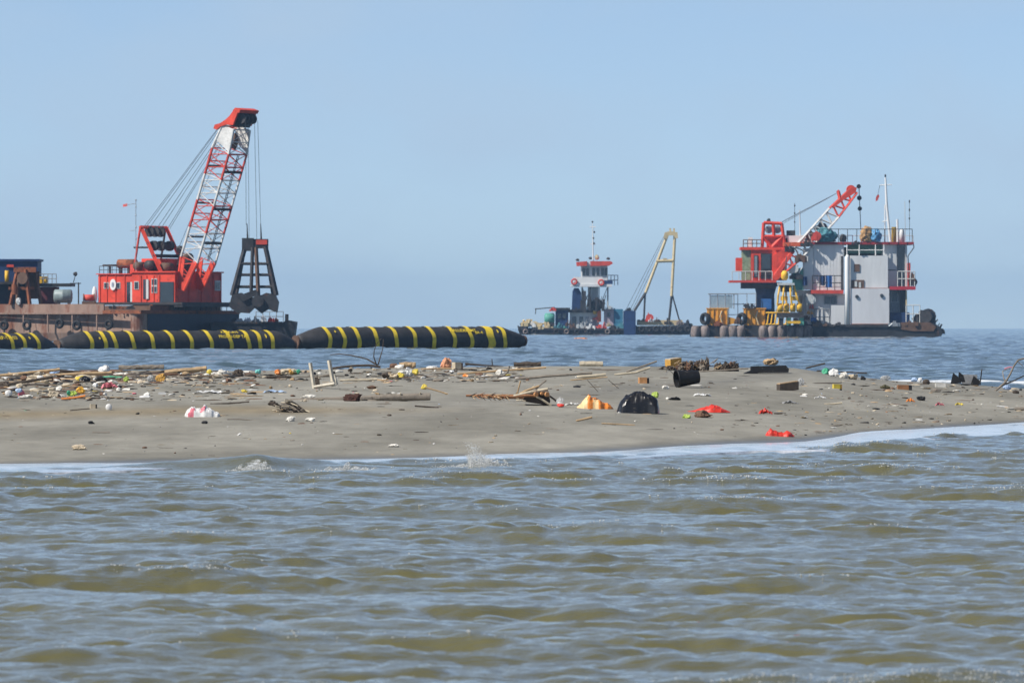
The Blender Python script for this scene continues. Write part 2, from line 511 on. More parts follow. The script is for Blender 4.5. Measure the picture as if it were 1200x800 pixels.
# shoaling breaker ridges just off the beach
brk = shore_y(Xg) - Yg
wob = 0.35 * np.sin(Xg * 1.1 + 1) + 0.25 * np.sin(Xg * 2.7)
lo = np.clip((2.2 - Xg) / 2.5, 0.12, 1)
ridge = np.exp(-((brk - 2.6 - wob) / 0.42) ** 2) * 0.075 * lo * (0.55 + 0.45 * np.sin(Xg * 1.9 + 0.6 * np.sin(Xg * 0.8)))
ridge2 = np.exp(-((brk - 5.2 + wob) / 0.5) ** 2) * 0.03 * (0.5 + 0.5 * np.sin(Xg * 1.4 + 2.2))
Zg = Zg + np.maximum(ridge, 0) + np.maximum(ridge2, 0)
Zg = np.where(brk < -0.3, Zg - 0.12 * np.clip((-brk - 0.3) / 2, 0, 4), Zg)
px_ = 600 + Xg / Yg * F
near = np.zeros_like(Zg)
for sx_, sy_, sw_, sh_ in ((300, 551, 34, .075), (412, 550.5, 52, .055), (566, 547.5, 46, .065)):    # the three breaking wavelets
    dd_ = CAM_H * F / (sy_ - HOR)
    across = np.exp(-((px_ - sx_) / sw_) ** 2) * (0.75 + 9 * sample(ripple, Xg * 1.3, Yg * 0.2))
    Zg = Zg + np.clip(across, 0, 2) * sh_ * np.exp(-((Yg - dd_ - 0.35) / 0.36) ** 2)
    near = near + across * np.exp(-((Yg - dd_ - 0.1) / 0.42) ** 2) * 0.66
right = np.exp(-((brk - 1.2 + wob * .5) / 1.4) ** 2) * np.clip((px_ - 620) / 300, 0, 1) * 0.30
crestf = np.clip((hh * group_ - 0.06) / 0.06, 0, 1) * 0.30
water = grid_object('foreground_water', X2, Y2, Zg, wmat, attrs={'foam': near + right + crestf})

# sea behind the bar, out to the ships
chop2 = wave_tile(1024, 210.0, 3.6, 1.4, 31, 0.185, wdir=(0.35, -1.0), power=4.0)
chop3 = wave_tile(512, 47.0, 1.3, 0.8, 32, 0.15, wdir=(-0.2, -1.0), power=3.8)
bmat = water_material('open_sea_water', (0.052, 0.082, 0.082), 0.07, 3.0, 0.45, fine=1.6)
rows = []; d = 104.0
while d < 3000:
    rows.append(d); d += 0.35 + 0.0024 * max(d - 140, 0)
rows = np.array(rows)
u = np.linspace(-1, 1, 460)
Yb, U = np.meshgrid(rows, u, indexing='ij')
Xb = U * (0.078 * Yb + 12.0)
sh = np.clip((Yb - CREST) / 40, 0.15, 1)
hb = sample(chop2, Xb, Yb)
Zb = sh * (hb + sample(chop3, Xb, Yb)) 
surf = np.exp(-((Yb - 125 - 1.2 * np.sin(Xb * .5)) / 2.2) ** 2) * np.clip((Xb - 5.2) / 1.5, 0, 1)
Zb = Zb + surf * 0.16
foam = np.clip((hb - 0.17) / 0.16, 0, 1) * 0.30 + surf * 0.75
sea = grid_object('sea', Xb - 0.8 * sh * sample(chop2, Xb, Yb, 1), Yb - 0.8 * sh * sample(chop2, Xb, Yb, 2), Zb, bmat, attrs={'foam': foam})
# flat sheet to the horizon, under everything
me = bpy.data.meshes.new('ocean')
E = 6000
me.from_pydata([(-E, -2000, -0.3), (E, -2000, -0.3), (E, E, -0.3), (-E, E, -0.3)], [], [(0, 1, 2, 3)])
me.materials.append(bmat)
ocean = bpy.data.objects.new('ocean', me); col.objects.link(ocean); ocean['kind'] = 'structure'

# thin sheet of foam and water sliding up the beach
def swash_material():
    m = bpy.data.materials.new('swash_foam'); m.use_nodes = True
    nt = m.node_tree; N, L = nt.nodes, nt.links
    b = N['Principled BSDF']; b.inputs['Roughness'].default_value = 0.12
    b.inputs['IOR'].default_value = 1.33
    tc = N.new('ShaderNodeTexCoord'); mp = N.new('ShaderNodeMapping'); mp.inputs['Scale'].default_value = (1, 0.4, 1)
    n = N.new('ShaderNodeTexNoise'); n.inputs['Scale'].default_value = 3.6; n.inputs['Detail'].default_value = 9; n.inputs['Roughness'].default_value = .72
    L.new(tc.outputs['Object'], mp.inputs[0]); L.new(mp.outputs[0], n.inputs['Vector'])
    a = N.new('ShaderNodeAttribute'); a.attribute_name = 'edge'
    ad = N.new('ShaderNodeMath'); ad.operation = 'ADD'; L.new(n.outputs['Fac'], ad.inputs[0]); L.new(a.outputs['Fac'], ad.inputs[1])
    r = N.new('ShaderNodeValToRGB')
    r.color_ramp.elements[0].position = 0.50; r.color_ramp.elements[0].color = (0.20, 0.21, 0.20, 1)
    r.color_ramp.elements[1].position = 0.74; r.color_ramp.elements[1].color = (0.74, 0.76, 0.80, 1)
    L.new(ad.outputs[0], r.inputs[0]); L.new(r.outputs[0], b.inputs['Base Color'])
    return m
t = np.linspace(0, 1, 26)
xw = np.linspace(-13, 13, 900)
T, XW = np.meshgrid(t, xw, indexing='ij')
lace = 0.35 * sample(sand_hi, XW * 1.3, XW * 0 + 3) * 30 + 0.25 * np.sin(XW * 1.7) + 0.12 * np.sin(XW * 5.1 + 1)
wid = lerp_tab(XW, [-13, -4.5, -2.5, -1.2, 0.0, 1.0, 2.2, 3.3, 5, 13], [5.2, 4.6, 2.2, 1.8, 2.0, 3.6, 3.6, 5.0, 6.5, 7.5])
top = shore_y(XW) + 0.3 + 0.55 * np.clip(lace, -1, 1.2) + 0.25 * np.sin(XW * 3.1 + 2) + 6 * sample(ripple, XW * .8, XW * 0 + 1)
YW = top - T * (wid + 0.6)
ZW = np.maximum(sand_z(XW, YW), 0.0) + 0.012 + 0.02 * np.sin(np.clip(T, 0, 1) * math.pi) + 0.12 * sample(ripple, XW, YW * .5) * T
ZW = np.where(T > 0.985, ZW - 0.08, ZW); ZW = np.where(T < 0.01, ZW - 0.02, ZW)
edge = np.clip(1 - T * 7, 0, 1) * 0.42 + 0.20 - 0.10 * T + 0.10 * np.clip((XW - 1.5) / 2, 0, 1)
swash = grid_object('swash_water', XW, YW, ZW, swash_material(), attrs={'edge': edge})

# breaking splashes: each a curl of froth with thrown drops
foam_and_glint_m = mat('white_water', (0.78, 0.79, 0.78), 0.25, var=0.3, scale=20, spec=0.6, alpha=0.7)
def splash(px, py, w, h, lean, label, n=420, seed=1, plume=0.0):
    r = random.Random(seed)
    dd = CAM_H * F / (py - HOR)
    k = dd / F
    base = at(px, py, dd)
    mb = MB()
    for i in range(n):
        if r.random() < plume:                       # thrown jet
            j = r.choice(((-0.12, 1.0, 0.05), (-0.05, 0.8, 0.06), (0.05, 0.55, 0.08), (-0.22, 0.5, 0.05), (0.16, 0.35, 0.09)))
            t = r.random() ** 0.8 * j[1]
            x = (j[0] + r.gauss(0, j[2]) * (0.5 + t) + lean * t * 0.35) * w * k
            z = t * h * k
        else:                                        # rolling crest, lumpy along its length
            a = r.gauss(0, 0.55)
            lump_ = 0.35 + 0.65 * abs(mnoise.noise(Vector((a * 5.0 + seed, seed, 0)))) * 2
            t = r.random() ** 1.5 * 0.45
            x = a * w * k; z = t * h * k * lump_ * math.exp(-a * a * 1.2) - 0.01
        y = r.gauss(0, 0.25)
        s = (0.0030 - 0.0014 * t) * (0.3 + 1.5 * r.random() ** 3)
        vs, fs = ico(0)
        q = Matrix.Rotation(r.random() * 6, 3, 'Y') @ Matrix.Rotation(r.random() * 6, 3, 'X')
        sc = Vector((s * (0.6 + r.random()), s, s * (0.6 + r.random() * 2.2)))
        mb.add([base + Vector((x, y, z)) + q @ Vector((v.x * sc.x, v.y * sc.y, v.z * sc.z)) for v in vs], fs)
    o = mb.build('wave_splash', foam_and_glint_m, smooth=True)
    return tag(o, label, 'splash', kind='stuff')
splash(566, 547.5, 52, 30, -0.5, 'tall white wave splash leaping at the middle of the waterline', 7500, 3, 0.42)
splash(300, 551, 36, 30, 0.1, 'white froth of a small wave breaking at the left shoreline', 5500, 4)
splash(412, 550.5, 54, 20, 0.0, 'low line of froth breaking between the other two splashes', 5500, 5)

# small white flecks set on the crests to stand in for sun glints
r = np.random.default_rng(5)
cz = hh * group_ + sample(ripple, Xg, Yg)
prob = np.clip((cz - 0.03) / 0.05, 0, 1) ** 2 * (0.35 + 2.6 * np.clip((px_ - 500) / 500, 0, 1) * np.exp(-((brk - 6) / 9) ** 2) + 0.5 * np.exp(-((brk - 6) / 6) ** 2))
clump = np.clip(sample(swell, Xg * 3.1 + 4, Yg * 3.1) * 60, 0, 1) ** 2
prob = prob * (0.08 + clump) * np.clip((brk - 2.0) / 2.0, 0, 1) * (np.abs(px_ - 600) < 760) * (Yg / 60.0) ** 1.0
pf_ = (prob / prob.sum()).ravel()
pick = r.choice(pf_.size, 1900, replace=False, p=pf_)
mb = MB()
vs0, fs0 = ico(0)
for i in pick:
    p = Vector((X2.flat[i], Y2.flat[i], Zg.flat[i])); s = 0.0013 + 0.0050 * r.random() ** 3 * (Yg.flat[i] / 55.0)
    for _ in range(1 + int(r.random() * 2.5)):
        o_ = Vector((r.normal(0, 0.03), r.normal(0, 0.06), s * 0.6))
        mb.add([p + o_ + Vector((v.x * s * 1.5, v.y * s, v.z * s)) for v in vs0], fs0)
o = mb.build('crest_flecks', foam_and_glint_m, kind='stuff', smooth=True, origin=(0, 50, 0))
tag(o, 'white flecks standing in for sun glints on the foreground wavelets', 'foam')
# ---------------------------------------------------------------- ship frame helpers
class Ship:
    """frame of a vessel at distance D; photo pixels are only used as a ruler at that distance"""
    def __init__(self, D):
        self.D = D; self.k = D / F
        self.wl = HOR + CAM_H * F / D
    def P(self, px, py, dep=0.0):
        return at(px, py, self.D + dep * self.k)
    def box(self, mb, x0, x1, y0, y1, d0, d1):
        a = self.P(x0, max(y0, y1), d0); b = self.P(x1, min(y0, y1), d0)
        return mb.box((a.x, a.y, a.z), (b.x, a.y + (d1 - d0) * self.k, b.z))
    def poly(self, mb, pts, d0, d1):
        return mb.prism([self.P(x, y, d0) for x, y in pts], (0, (d1 - d0) * self.k, 0))
    def tube(self, mb, pts, r, n=6):
        return mb.tube([self.P(*p) for p in pts], [q * self.k for q in r] if hasattr(r, '__len__') else r * self.k, n)
    def b1(self, name, m, parent, *a):
        return self.box(MB(), *a).build(name, m, parent)
    def rail(self, name, m, parent, x0, x1, yb, yt, d0, d1=None, posts=6, r=0.45, mids=1):
        mb = MB()
        d1 = d0 if d1 is None else d1
        for i in range(posts):
            t = i / (posts - 1)
            x = x0 + (x1 - x0) * t; d = d0 + (d1 - d0) * t
            self.tube(mb, [(x, yb, d), (x, yt, d)], r, 4)
        for j in range(mids + 1):
            y = yt + (yb - yt) * j / (mids + 1)
            self.tube(mb, [(x0, y, d0), (x1, y, d1)], r, 4)
        return mb.build(name, m, parent)

def disc(mb, c, r, axis, th, n=20, inner=0.0):
    """disc or ring of radius r around axis, thickness th"""
    ax = Vector(axis).normalized()
    s = ax.cross(Vector((0, 0, 1)) if abs(ax.z) < 0.9 else Vector((1, 0, 0))).normalized(); t = ax.cross(s)
    c = Vector(c)
    if inner <= 0:
        return mb.tube([c - ax * th / 2, c + ax * th / 2], r, n)
    rr = (r - inner) / 2; R = (r + inner) / 2
    vs = []; fs = []; m = 8
    for i in range(n):
        a = 2 * math.pi * i / n; e = s * math.cos(a) + t * math.sin(a)
        for j in range(m):
            b = 2 * math.pi * j / m
            vs.append(c + e * (R + rr * math.cos(b)) + ax * (th / 2 * math.sin(b)))
    for i in range(n):
        for j in range(m):
            fs.append((i * m + j, i * m + (j + 1) % m, ((i + 1) % n) * m + (j + 1) % m, ((i + 1) % n) * m + j))
    return mb.add(vs, fs)

# paints
RED = mat('crane_red_paint', (0.76, 0.070, 0.034), 0.55, var=0.35, scale=0.9, rust=0.36, rust_col=(0.36, 0.045, 0.028))
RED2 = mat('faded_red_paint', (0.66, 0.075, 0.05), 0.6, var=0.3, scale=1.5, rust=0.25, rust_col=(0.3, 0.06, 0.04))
WHITE = mat('boom_white_paint', (0.72, 0.71, 0.68), 0.55, var=0.3, scale=2.0, rust=0.28, rust_col=(0.32, 0.24, 0.19))
RUST = mat('rusty_hull_steel', (0.33, 0.22, 0.17), 0.85, var=0.45, scale=0.6, rust=0.52, rust_col=(0.21, 0.085, 0.05), streak=0.3, bump=0.2)
RUSTO = mat('orange_rust', (0.30, 0.10, 0.045), 0.9, var=0.5, scale=1.2, rust=0.5, rust_col=(0.12, 0.05, 0.03))
DARK = mat('black_hull_steel', (0.032, 0.034, 0.040), 0.6, var=0.5, scale=0.8, rust=0.30, rust_col=(0.075, 0.04, 0.028), streak=0.5)
BLACK = mat('black_rubber', (0.02, 0.02, 0.022), 0.75, var=0.4, scale=4)
GRIME = mat('greasy_dark_steel', (0.045, 0.043, 0.045), 0.6, var=0.6, scale=1.5, rust=0.35, rust_col=(0.10, 0.045, 0.03))
NAVY = mat('dark_blue_paint', (0.015, 0.045, 0.14), 0.6, var=0.4, scale=1.0, rust=0.2, rust_col=(0.07, 0.045, 0.05))
BLUE = mat('blue_paint', (0.03, 0.14, 0.42), 0.6, var=0.3, scale=1.5, rust=0.2, rust_col=(0.03, 0.06, 0.12))
GREYW = mat('off_white_ship_paint', (0.74, 0.75, 0.75), 0.5, var=0.16, scale=0.7, rust=0.24, rust_col=(0.46, 0.36, 0.27), streak=0.16)
PALE = mat('pale_grey_ship_paint', (0.60, 0.62, 0.61), 0.55, var=0.22, scale=0.8, rust=0.26, rust_col=(0.34, 0.25, 0.18), streak=0.16)
BRIGHT = mat('bright_white_paint', (0.82, 0.82, 0.80), 0.5, var=0.1, scale=0.8, rust=0.14, rust_col=(0.45, 0.36, 0.26), streak=0.2)
ORANGE = mat('orange_yellow_paint', (0.78, 0.36, 0.03), 0.6, var=0.35, scale=1.4, rust=0.35, rust_col=(0.28, 0.10, 0.03), streak=0.3)
YELLOW = mat('yellow_grab_paint', (0.86, 0.50, 0.03), 0.55, var=0.3, scale=2, rust=0.25, rust_col=(0.3, 0.13, 0.03))
CREAM = mat('cream_paint', (0.66, 0.53, 0.30), 0.6, var=0.25, scale=0.8, rust=0.3, rust_col=(0.38, 0.25, 0.13))
TEAL = mat('teal_tarpaulin', (0.08, 0.26, 0.31), 0.7, var=0.4, scale=2.5, bump=0.4)
GREEN = mat('sea_green_paint', (0.10, 0.36, 0.28), 0.6, var=0.3, scale=1.5, rust=0.15)
GLASS = mat('dark_window_glass', (0.03, 0.04, 0.05), 0.1, var=0.2, scale=2, spec=0.8)
HAZYGL = mat('dusty_perspex', (0.34, 0.43, 0.48), 0.35, var=0.2, scale=2, alpha=0.55)
STEEL = mat('galvanised_steel', (0.33, 0.35, 0.37), 0.5, metal=0.3, var=0.3, scale=4)
ROPE = mat('steel_wire_rope', (0.10, 0.11, 0.13), 0.6, metal=0.3, var=0.3, scale=8)
BROWN = mat('brown_weathered', (0.15, 0.085, 0.055), 0.8, var=0.4, scale=2)
RUBBER = mat('hose_rubber', (0.046, 0.044, 0.045), 0.62, var=0.45, scale=2.2, rust=0.26, rust_col=(0.12, 0.11, 0.10), bump=0.1)
STRIPE = mat('yellow_stripe_paint', (0.88, 0.64, 0.04), 0.6, var=0.22, scale=5, rust=0.14, rust_col=(0.33, 0.22, 0.03))
MUDDY = mat('fouled_fender_rubber', (0.26, 0.21, 0.19), 0.85, var=0.7, scale=1.6, rust=0.4, rust_col=(0.06, 0.045, 0.045), streak=0.3)

# ---------------------------------------------------------------- floating dredging hoses
def text_mesh(s, size):
    cu = bpy.data.curves.new('lettering', 'FONT'); cu.body = s; cu.size = size; cu.align_x = 'LEFT'
    cu.space_character = 1.05; cu.offset = size * 0.02
    to = bpy.data.objects.new('lettering', cu); col.objects.link(to)
    me = bpy.data.meshes.new_from_object(to.evaluated_get(bpy.context.evaluated_depsgraph_get()))
    vs = [v.co.copy() for v in me.vertices]; fs = [tuple(p.vertices) for p in me.polygons]
    bpy.data.objects.remove(to); bpy.data.curves.remove(cu); bpy.data.meshes.remove(me)
    return vs, fs

def hose(x0, D0, x1, D1, r_px, top0, top1, stripes, texts, dots, taper, label, wide=()):
    A = at(x0, HOR, D0); B = at(x1, HOR, D1)
    ax = (B - A); ax.z = 0; L = ax.length; ax.normalize()
    side = Vector((ax.y, -ax.x, 0))           # towards the camera
    def par(px):                               # distance along the axis for a photo column
        lo, hi = 0.0, L
        for _ in range(40):
            m = (lo + hi) / 2; p = A + ax * m
            if 600 + p.x / p.y * F < px: lo = m
            else: hi = m
        return lo
    k = (D0 + D1) / 2 / F
    R = r_px * k
    zt0 = CAM_H - (top0 - HOR) / F * D0; zt1 = CAM_H - (top1 - HOR) / F * D1
    def ctr(s):
        return A + ax * s + Vector((0, 0, (zt0 + (zt1 - zt0) * s / L) - R - A.z + 0.03 * math.sin(3.1 * s / L)))
    tl, tr = taper[0] * k, taper[1] * k
    def rad(s):
        f = min(1, max(s, 0) / tl); g = min(1, max(L - s, 0) / tr)
        sm = lambda q: q ** 0.85 if q < .8 else .827 + .173 * math.sin((q - .8) / .2 * math.pi / 2)
        e = min(0.42 + 0.58 * sm(f), 0.36 + 0.64 * sm(g))
        return R * e
    root = thing('dredging_hose', label, 'floating hose', ctr(L / 2) - Vector((0, 0, R)), 'floating dredging hoses in a line')
    ss = [i / 70 * L for i in range(71)]
    mb = MB(); mb.tube([ctr(s) for s in ss], [rad(s) * (1 + 0.012 * math.sin(s * 9)) for s in ss], 28)
    mb.build('hose_body', RUBBER, root, smooth=True)
    for i, px in enumerate(stripes):
        s0 = par(px); w = (5.4 if px not in wide else 10.5) * k; slant = (0.6 if i in (0, 1, len(stripes) - 1, len(stripes) - 2) else 1.6) * k
        mb = MB(); n = 40; vs = []; fs = []
        for j in range(n + 1):
            th = -math.pi / 2 + math.pi * 2 * j / n
            for q in (-0.5, 0.5):
                s = s0 + q * w + slant * (-math.sin(th)) + 0.10 * w * math.sin(th * 5 + i)
                vs.append(ctr(s) + (side * math.cos(th) + Vector((0, 0, 1)) * math.sin(th)) * (rad(s) * 1.028 + 0.012))
        for j in range(n):
            fs.append((2 * j, 2 * j + 1, 2 * j + 3, 2 * j + 2))
        mb.add(vs, fs); mb.build('stripe', STRIPE, root, smooth=True)
    def wrap(px, ang, vs, fs, name):
        s0 = par(px); mb = MB(); out = []
        for v in vs:
            th = ang + v.y / R
            s = s0 + v.x
            out.append(ctr(s) + (side * math.cos(th) + Vector((0, 0, 1)) * math.sin(th)) * (rad(s) * 1.036 + 0.018))
        mb.add(out, fs); mb.build(name, STRIPE, root)
    for px, ang, s, size in texts:
        vs, fs = text_mesh(s, size * k); wrap(px, ang, vs, fs, 'lettering')
    for px, ang, h in dots:
        n = 10
        vs = [Vector((1.2 * k * math.cos(a * 2 * math.pi / n), h * k * math.sin(a * 2 * math.pi / n), 0)) for a in range(n)]
        wrap(px, ang, vs, [tuple(range(n))], 'spot')
    for s, sg in ((0, -1), (L, 1)):                # bolted end flanges
        mb = MB(); c = ctr(s) 
        disc(mb, c + ax * sg * 0.02, rad(s) * 1.12, ax, 0.10, 18)
        for j in range(10):
            a = j / 10 * 2 * math.pi
            e = side * math.cos(a) + Vector((0, 0, 1)) * math.sin(a)
            mb.tube([c + e * rad(s) * 0.95 - ax * 0.09, c + e * rad(s) * 0.95 + ax * 0.09], 0.022, 5)
        mb.build('end_flange', BROWN, root)
    return root

hose(-112, 334, 62, 341, 17.5, 392.0, 391.0, [-70, -52, -34, -15, 4, 18, 34], [(-14, 0.62, 'DEP-TA 03', 7)], [(25.5, 0.75, 2.2)], (30, 26),
     'short visible end of black and yellow banded hose at left frame edge')
hose(67, 342, 343, 351, 17.0, 389.0, 387.5, [98, 114, 126, 147, 170, 193, 215, 238, 261, 282, 295, 310],
     [(253, 0.92, 'A.PEK-#15', 5.4), (248, 0.50, 'PRODU-DEP TA', 5.4)], [(108, 0.55, 1.6), (303, 0.65, 3)], (32, 26),
     'middle black rubber hose with twelve yellow bands floating before the rusty barge')
hose(347, 352, 613, 361, 16.5, 384.0, 383.0, [377, 394, 411, 432, 455, 477, 499, 523, 543, 566, 582],
     [(520, 0.66, 'KALUDEN.MT', 6.0), (548, 0.5, '#A-4', 5.4)], [(385, 0.75, 1.6), (575, 0.72, 2.6)], (30, 36),
     'rightmost yellow banded black hose floating alone against the open sky', wide=(566,))

# ---------------------------------------------------------------- rusty crane barge on the left
S = Ship(533.0); k = S.k
U1 = Vector((-0.88, 0.475, 0)); U2 = Vector((0.475, 0.88, 0))   # along the long side (to the left, away), along the end
C0 = S.P(165, S.wl, 0)
barge = thing('crane_barge', 'long rusty brown deck barge carrying the red crane', 'barge', C0 + U1 * 9 + U2 * 7)
def BL(a, b, py):      # barge-local: a px along the side to the left, b px along the end, height at photo row py
    p = C0 + U1 * (a * k) + U2 * (b * k); p.z = CAM_H - (py - HOR) / F * S.D; return p
def bbox(mb, a0, a1, b0, b1, y0, y1):
    return mb.hexa([BL(a1, b0, y0), BL(a0, b0, y0), BL(a0, b1, y0), BL(a1, b1, y0), BL(a1, b0, y1), BL(a0, b0, y1), BL(a0, b1, y1), BL(a1, b1, y1)])
LEN, WID = 330, 226
mb = MB()      # hull with raked, rounded near corner
ring = []
for yy, rk in ((408, 5), (396, 2), (390, 0), (366, 0)):
    r = []
    for j in range(7):
        t = j / 6 * math.pi / 2; cr = 14
        r.append((rk + cr - cr * math.sin(t), rk + cr - cr * math.cos(t)))
    r = r[::-1]
    ring.append([BL(LEN, rk, yy)] + [BL(a, b, yy) for b, a in [(q[1], q[0]) for q in r]] + [BL(rk, WID, yy), BL(LEN, WID, yy)])
vs = [p for r in ring for p in r]; n = len(ring[0]); fs = []
for i in range(len(ring) - 1):
    for j in range(n):
        fs.append((i * n + j, i * n + (j + 1) % n, (i + 1) * n + (j + 1) % n, (i + 1) * n + j))
fs.append(tuple((len(ring) - 1) * n + j for j in range(n)))
mb.add(vs, fs); mb.build('hull', RUST, barge)
bbox(MB(), -0.35, -0.03, 15, WID - 1, 395, 367.6).build('end_plate', mat('blue_black_hull_paint', (0.016, 0.030, 0.058), .6, var=.4, scale=.8, rust=.15, rust_col=(.07, .045, .045), streak=.4), barge)  # dark blue plate puts the end face's shade and haze into its colour
bbox(MB(), 52, LEN, 1.5, 4, 366, 356).build('bulwark', RUST, barge)
bbox(MB(), -1, 52, -1.2, 3, 367.5, 363.5).build('rubbing_strake', RUSTO, barge)
bbox(MB(), 52, LEN, -1.2, 1.2, 368, 366).build('rubbing_strake', RUST, barge)
bbox(MB(), -1.4, 2, 3.2, WID, 367.5, 363.5).build('rubbing_strake', RUSTO, barge)
for a in range(8):
    bbox(MB(), 60 + a * 34, 61.4 + a * 34, -0.4, 1.2, 389, 368.2).build('hull_frame', RUST, barge)
bbox(MB(), 4, 92, 28, 190, 366, 358).build('deck_coaming', BROWN, barge)
for px, py in ((0, 381), (28, 381), (68, 379), (89, 381), (128, 380)):
    a = (165 - px) / 0.88; c = BL(a, -3.2, py)
    nrm = Vector((-0.475, -0.88, 0)); mb = MB()
    t1 = disc(mb, c, 6.2 * k, nrm, 4.4 * k, 20, 2.4 * k).build('tyre_fender', BLACK, barge, smooth=True)
    mb = MB(); mb.tube([c + Vector((0, 0, 5 * k)), BL(a, 0.5, 366)], 0.35 * k, 5); mb.build('chain', GRIME, barge)
# rail on the end of the barge and clutter on its edge
mb = MB()
for i in range(13):
    b = 70 + i * 12; mb.tube([BL(3, b, 363.5), BL(3, b, 358)], 0.4 * k, 4)
mb.tube([BL(3, 70, 358), BL(3, 214, 358)], 0.4 * k, 4); mb.build('railing', GRIME, barge)
for i, (a, b, w, h) in enumerate(((20, 10, 7, 5), (33, 8, 8, 4), (44, 9, 6, 7), (10, 40, 6, 5), (8, 90, 7, 4))):
    p = BL(a, b, 362); MB().clutter(p, w * k * 1.3, h * k * 1.2, w * k, seed=i * 3.1).build('rope_heap', RUSTO if i % 2 else GRIME, barge)

# low dark pontoon under the grab
pont = thing('grab_pontoon', 'low black steel pontoon below the hanging clamshell grab', 'pontoon', S.P(300, S.wl, 140))
S.poly(MB(), [(252, 410), (246, 378), (330, 378), (336, 375), (347, 377), (345, 392), (340, 410)], 112, 175).build('hull', DARK, pont)
S.poly(MB(), [(250, 379.2), (250, 376.8), (331, 376.8), (331, 379.2)], 110.5, 113.5).build('rubbing_strake', GRIME, pont)
S.rail('railing', STEEL, pont, 300, 332, 376.5, 365, 150, 150, 5)
for i, (x, y, w, h, m_) in enumerate(((281, 374, 7, 6, PALE), (290, 373, 6, 8, GREYW), (299, 373, 8, 8, STEEL), (309, 372, 7, 9, GREYW), (318, 373, 6, 9, RED2), (324, 374, 6, 6, RUSTO), (275, 374, 6, 5, GRIME))):
    MB().clutter(S.P(x, 377.5, 128 + i * 3), w * 1.2 * k, (377.5 - y + h * .5) * k, w * k, seed=i * 2.2).build('deck_gear', m_, pont)
S.b1('bollard', GRIME, pont, 334, 338, 377, 368, 120, 126)

# ---- the red crane
CR = S.P(205, 357, 60)
cu_, cv_, cz_ = Vector((0.87, -0.493, 0)), Vector((0.493, 0.87, 0)), Vector((0, 0, 1))
def CL(a, b, c): return CR + cu_ * (a * k) + cv_ * (b * k) + cz_ * (c * k)
def cbox(mb, a0, a1, b0, b1, c0, c1):
    return mb.hexa([CL(a0, b0, c0), CL(a1, b0, c0), CL(a1, b1, c0), CL(a0, b1, c0), CL(a0, b0, c1), CL(a1, b0, c1), CL(a1, b1, c1), CL(a0, b1, c1)])
crane = thing('deck_crane', 'red revolving lattice boom crane standing on the rusty barge', 'crane', CL(-40, 52, -8))
mb = MB(); mb.tube([CL(-45, 52, -9), CL(-45, 52, 0.5)], 40 * k, 28); mb.build('turntable', GRIME, crane, smooth=False)
cbox(MB(), -112, 12, -3, 106, 0, 3).build('floor_frame', GRIME, crane)
cbox(MB(), -60, 0, 0, 104, 3, 38).build('house', RED, crane)
cbox(MB(), -109, -60.3, 2, 102, 3, 36).build('house', RED, crane)
cbox(MB(), -62, 2, -2, 106, 38, 39.6).build('roof_plate', RED, crane)
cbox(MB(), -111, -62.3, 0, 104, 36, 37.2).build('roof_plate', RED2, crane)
for a in (-107, -97, -85, -72, -61, -48, -40, -30, -22):     # vertical panel ribs on the lit side
    b = 2 if a < -60 else 0
    cbox(MB(), a, a + 1.0, b - 1.0, b - 0.05, 4, 35).build('panel_rib', RED, crane)
for b in (4, 30, 58, 84, 100):
    cbox(MB(), 0.05, 1.1, b, b + 1.2, 4, 36).build('panel_rib', RED, crane)
def wall_piece(name, m_, a0, a1, c0, c1, b, th=1.2, parent=None):
    return cbox(MB(), a0, a1, b - th, b - 0.06, c0, c1).build(name, m_, parent or crane)
for (a0, a1, c0, c1, b) in ((-68.5, -63, 3.5, 27, 2), (-44, -39.6, 7, 30, 0)):
    dr = wall_piece('door', GLASS, a0, a1, c0, c1, b, 0.8)
    wall_piece('door_leaf', PALE, a1 + 0.2, a1 + 3.4, c0, c1, b, 1.6, dr)
for (a0, a1, c0, c1, b) in ((-100, -95, 20, 26, 2), (-82, -78.5, 20, 26, 2), (-56, -51, 19, 27, 0)):
    w = wall_piece('window', PALE, a0 - .8, a1 + .8, c0 - .8, c1 + .8, b, 0.7)
    wall_piece('pane', GLASS, a0, a1, c0, c1, b, 1.0, w)
w = wall_piece('window', PALE, -32.5, -24.5, 14, 31, 0, 0.7)
for c0 in (15, 23.5):
    for a0 in (-31.8, -28.2):
        wall_piece('pane', GLASS, a0, a0 + 3, c0, c0 + 6.5, 0, 1.0, w)
wall_piece('engine_opening', GLASS, -20, -1.5, 3, 27, 0, 0.9)
w = cbox(MB(), 0.06, 1.0, 88, 100, 17, 29).build('window', PALE, crane)
cbox(MB(), 1.05, 1.5, 90, 98, 19, 27).build('pane', GLASS, w)
mb = MB(); c = CL(-87, 0.6, 24)
vs = [c - cv_ * 0.9 * k + cu_ * (4.4 * k * math.cos(t)) + cz_ * (6.6 * k * math.sin(t)) for t in [i / 24 * 2 * math.pi for i in range(24)]]
mb.prism(vs, cv_ * 0.7 * k); em = mb.build('round_emblem', BRIGHT, crane)
mb = MB(); vs = [c - cv_ * 1.3 * k + cu_ * (1.6 * k * math.cos(t)) + cz_ * (3.0 * k * math.sin(t)) for t in [i / 16 * 2 * math.pi for i in range(16)]]
mb.prism(vs, cv_ * 0.3 * k); mb.build('emblem_mark', mat('emblem_blue_grey', (0.30, 0.34, 0.42), .6), em)
mb = MB(); c = CL(-113, 0, 12); mb.blob(c, (3.2 * k, 3 * k, 10 * k), 2, 0.1, 1); mb.build('white_tank', BRIGHT, crane, smooth=True)
cbox(MB(), 0, 12, -2, 104, -2.5, 0).build('front_step', GRIME, crane)
